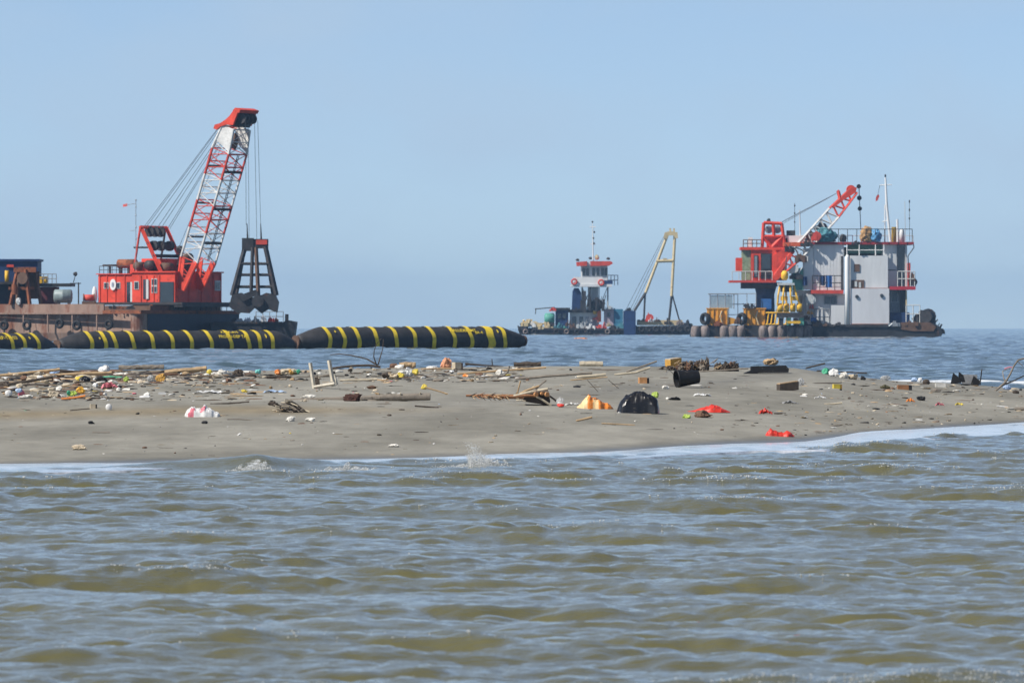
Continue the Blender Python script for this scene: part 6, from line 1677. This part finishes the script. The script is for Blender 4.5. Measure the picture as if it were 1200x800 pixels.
sheet('plastic_sheet', 'flat pale blue sheet with brown edge left of chair', 'plastic sheet', 322, 460, 26, 3.4, P_BLUE, 3.2)
lump('foam_chunk', 'white foam slab on the long log behind brushwood', 'foam', 362, 466.6, 22, 4.5, P_FOAM, seed=8.2)
lump('foam_chunk', 'left of two pale foam pieces below the brushwood', 'foam', 341, 493.6, 15, 5.6, P_FOAM, seed=1.8)
lump('foam_chunk', 'right of two pale foam pieces below the brushwood', 'foam', 364, 493.4, 14, 5.2, P_FOAM, seed=2.8)
sheet('plastic_sheet', 'long white crumpled strip behind the white and pink bag', 'plastic sheet', 247, 461, 38, 4, P_WHITE, 7.2)
lump('plastic_scrap', 'small yellow wrapper right of the long white strip', 'wrapper', 286, 459.6, 9, 3.6, P_YEL, seed=3.1, sub=2)
lump('plastic_bag', 'ochre yellow bag under the thick bamboo log', 'bag', 188, 447, 13, 10.5, P_OCHRE, seed=4.1, amp=.4)
lump('plastic_bag', 'pale cloudy bag left of the ochre bag', 'bag', 177, 447, 11, 7, P_CLEAR, seed=5.2, amp=.5)
lump('foam_float', 'pale yellow round float right of the bamboo log', 'float', 245.6, 438.6, 6.4, 6, P_YEL, amp=.1, ridge=False, seed=1)
lump('litter_clump', 'grey white rubbish clump on crest beyond bamboo log', 'litter', 262, 440, 22, 7, P_FOAM, seed=6.1, amp=.8)
lump('litter_clump', 'dark rubbish clump on the crest left of teal cap', 'litter', 280, 442, 14, 9, WOOD_DARK, seed=7.1, amp=.8)
lump('rubbish_bag', 'small flat black bag among left litter below tan pole', 'bag', 99.5, 447.6, 15, 7.5, P_BLACK, seed=2.4, amp=.4)
lump('foam_chunk', 'white jagged foam chunk on the left crest', 'foam', 122.5, 436, 15, 9, P_WHITE, seed=3.4, amp=.7)
lump('plastic_bag', 'pale blue bag between the tan poles at left', 'bag', 63, 438.4, 12, 5.4, P_BLUE, seed=4.4, amp=.5)
lump('litter_clump', 'brown and beige rubbish clump left of the black bag', 'litter', 40, 447, 34, 8, P_BEIGE, seed=1.5, amp=.9, fr=2.4, extra=[('brown_scrap', -12, 4, 10, 6, P_BROWN), ('white_scrap', 8, 5, 8, 5, P_FOAM)])
lump('litter_clump', 'dark brushy rubbish at the left frame edge', 'litter', 6, 454, 18, 7, WOOD_DARK, seed=2.6, amp=.9, fr=2.4)
lump('plastic_dish', 'white oval dish on edge at far left sand', 'dish', 10, 463.6, 8, 7, P_WHITE, amp=.08, ridge=False, seed=2)
lump('plastic_bag', 'pink bag with pale blue top at far left', 'bag', 25, 463.4, 8, 8, P_PINK, seed=3.9, amp=.5, extra=[('blue_top', -3, 6, 8, 5, P_BLUE)])
lump('litter_clump', 'white and tan rubbish row left of the orange strip', 'litter', 31, 467.4, 20, 6, P_FOAM, seed=5.4, amp=.9, fr=2.6)
lump('foam_chunk', 'beige wedge of foam above the orange strip', 'foam', 62, 465.4, 14, 8, P_BEIGE, seed=6.4, amp=.5)
lump('plastic_packet', 'green and yellow snack packet at left', 'packet', 85, 464, 11, 6.6, P_LIME, seed=7.4, amp=.5, extra=[('green_corner', -4.5, 4, 4, 5, P_GREEN)])
lump('plastic_bag', 'yellow orange bag touching the green snack packet', 'bag', 95, 461, 11, 8, dm('amber_film', (.78, .42, .05)), seed=8.1, amp=.5)
pole('plastic_strip', 'orange strip with pale tail below the snack packet', 'plastic', [(72, 467.4), (86, 466), (100, 463.6)], 1.1, P_ORANGE)
sheet('plastic_sheet', 'pink red cloth spread on the left sand', 'cloth', 128.5, 455, 18, 5, P_PINK, 6.1, 1.4)
lump('plastic_bottle', 'lime yellow bottle lump at left beside grey scraps', 'bottle', 148, 447.6, 7, 7, P_LIME, seed=9.2, amp=.3)
pole('driftwood_pole', 'dark bent stick right of the orange strip', 'driftwood', [(103, 465.4), (109, 462.4), (117, 464.4)], .9, WOOD_DARK)
lump('plastic_ball', 'white round ball on the sand bank at left', 'ball', 127.5, 480.4, 7, 7.4, P_WHITE, amp=.05, ridge=False, seed=1)
block('small_box', 'tiny beige box with black opening left of white ball', 'box', 108.6, 478.4, 6, 5, P_BEIGE, end=P_BLACKM, rot=.2)
pole('driftwood_pole', 'thin dark twig from the tiny box along the bank', 'driftwood', [(82, 480.8), (95, 479.4), (105, 478.6)], .6, WOOD_DARK)
lump('rubber_lump', 'black lid below the white and pink bag', 'rubber', 240, 496.4, 8, 3.6, P_BLACKM, seed=3, amp=.2)
lump('rubber_lump', 'small black lump on bare sand below the tiny box', 'rubber', 106.6, 496.6, 8, 3.4, P_BLACKM, seed=4, amp=.4)
lump('foam_chunk', 'pale crumpled plastic by the water at far left', 'foam', 93, 527, 20, 6, P_BEIGE, seed=7.9, amp=.7)
lump('foam_chunk', 'flat white scrap by the water left of tall splash', 'foam', 461, 523.6, 16, 3.4, P_FOAM, seed=8.9, amp=.7)
block('plastic_tile', 'white rectangular cap on the left sand bank', 'plastic', 190, 462, 9, 2.6, P_WHITE, rot=.1)
sheet('plastic_scrap', 'red and white wrapper on right sand', 'wrapper', 1101, 475.4, 10, 4, P_PINK, 2.9)
sheet('plastic_scrap', 'yellow wrapper right of the red and white one', 'wrapper', 1124, 475, 9, 4, P_YEL, 3.9)
sheet('plastic_scrap', 'orange wrapper below the brown brick shaped block', 'wrapper', 1067, 471, 10, 4, P_ORANGE, 4.9)
lump('rubber_sandal', 'black sandal lump below the brown brick shaped block', 'sandal', 1079, 469, 13, 4.6, P_BLACKM, seed=4.5, amp=.6)
lump('plastic_bag', 'small pale blue bag at foot of right branch', 'bag', 1180, 456.4, 10, 5, P_BLUE, seed=5.6, amp=.5)
lump('rubber_lump', 'dark lump right of the pale blue bag near right edge', 'rubber', 1191, 461, 9, 4, WOOD_DARK, seed=6.5, amp=.4)

# --- countless small scraps, shells and pebbles
r_ = random.Random(77)
scrap_m = [P_FOAM, WOOD_DARK, WOOD_GREY, P_BEIGE, WOOD_TAN, P_WHITE, P_BLACKM, P_BROWN, P_YEL, P_BLUE, P_PINK, P_ORANGE, P_GREEN]
scrap_w = [8, 18, 18, 12, 14, 4, 8, 14, .5, .8, .3, .3, .2]
zones = [((0, 300), (433, 470), 520, 2.8), ((0, 150), (438, 468), 330, 3.8), ((130, 300), (434, 450), 330, 3.6), ((0, 130), (434, 450), 220, 4.2), ((300, 480), (438, 472), 150, 2.2), ((430, 620), (430, 448), 380, 3.0), ((300, 430), (430, 446), 120, 2.6), ((620, 880), (432, 456), 110, 2.0),
         ((940, 1200), (440, 500), 330, 2.0), ((600, 950), (450, 510), 130, 1.7), ((0, 600), (470, 534), 210, 1.5), ((1040, 1200), (446, 460), 70, 2.6), ((860, 1100), (470, 512), 130, 1.7)]
mb = MB(); mats_i = []
for (xa, xb), (ya, yb), n_, sz in zones:
    for _ in range(n_):
        x = r_.uniform(xa, xb); y = r_.uniform(ya, yb)
        d_ = None
        g = ground(x, y)
        if g.y > 104.5 or g.y < shore_y(g.x) + .8: continue
        kk = g.y / F; s = sz * 1.2 * kk * (.25 + r_.random() ** 2.2 * 1.1)
        c = r_.choices(range(len(scrap_m)), scrap_w)[0]
        q = Matrix.Rotation(r_.random() * 6.3, 3, 'Z') @ Matrix.Rotation(r_.uniform(-.5, .5), 3, 'X')
        dim = Vector((s * r_.uniform(.6, 2.2), s * r_.uniform(.6, 1.5), s * r_.uniform(.15, .7)))
        if c in (1, 2, 4, 7) and r_.random() < .55:
            dim = Vector((s * r_.uniform(2.5, 7.0), s * r_.uniform(.2, .45), s * r_.uniform(.15, .3)))
        elif r_.random() < .5:
            dim.z *= .45; dim.x *= 1.4
        vs, fs = ico(0)
        n0 = len(mb.f)
        mb.add([g + Vector((0, 0, dim.z * .6)) + q @ Vector((v.x * dim.x * r_.uniform(.7, 1.2), v.y * dim.y * r_.uniform(.7, 1.2), v.z * dim.z)) for v in vs], fs)
        mats_i += [c] * (len(mb.f) - n0)
o = mb.build('litter_scraps', scrap_m, kind='stuff', origin=(0, 80, 0))
o.data.polygons.foreach_set('material_index', mats_i)
tag(o, 'small scattered scraps, shells and pebbles over the sandbar', 'litter')

# ---------------------------------------------------------------- sea air between the boat and the ships
hz = bpy.data.materials.new('sea_haze'); hz.use_nodes = True
N = hz.node_tree.nodes; L = hz.node_tree.links
N.remove(N['Principled BSDF'])
pv_ = N.new('ShaderNodeVolumePrincipled')
pv_.inputs['Color'].default_value = (0.42, 0.68, 1.0, 1)
pv_.inputs['Density'].default_value = 0.00013
pv_.inputs['Anisotropy'].default_value = 0.0
L.new(pv_.outputs[0], N['Material Output'].inputs['Volume'])
hb_ = MB(); hb_.box((-6100, -2100, -1.6), (6100, 6100, 45))
ho = hb_.build('haze', hz, kind='stuff', origin=(0, 0, 0))
tag(ho, 'pale blue sea haze over the water', 'haze')

# countable look-alikes share a group phrase
GROUPS = {'driftwood_pole': 'driftwood poles and sticks on the sandbar', 'driftwood_log': 'logs along the sandbar crest', 'plastic_bag': 'plastic bags on the sandbar',
          'foam_chunk': 'foam pieces on the sandbar', 'litter_clump': 'rubbish clumps along the crest', 'plastic_scrap': 'plastic scraps on the sandbar', 'plastic_sheet': 'plastic sheets on the sandbar',
          'rubber_lump': 'small dark rubber lumps on the sandbar', 'weed_clump': 'weed clumps on the sandbar', 'fallen_branch': 'fallen branches on the crest', 'foam_block': 'foam blocks on the sandbar',
          'rubbish_bag': 'black rubbish bags on the sandbar', 'tarpaulin_cover': 'covered bundles on the dredger roof', 'wire_strand': 'thin wires on the sand', 'rubber_sandal': 'sandals on the sandbar', 'plastic_bottle': 'bottles on the sandbar'}
for o in list(col.objects):
    if o.parent is None and 'label' in o and o.name.split('.')[0] in GROUPS:
        o['group'] = GROUPS[o.name.split('.')[0]]
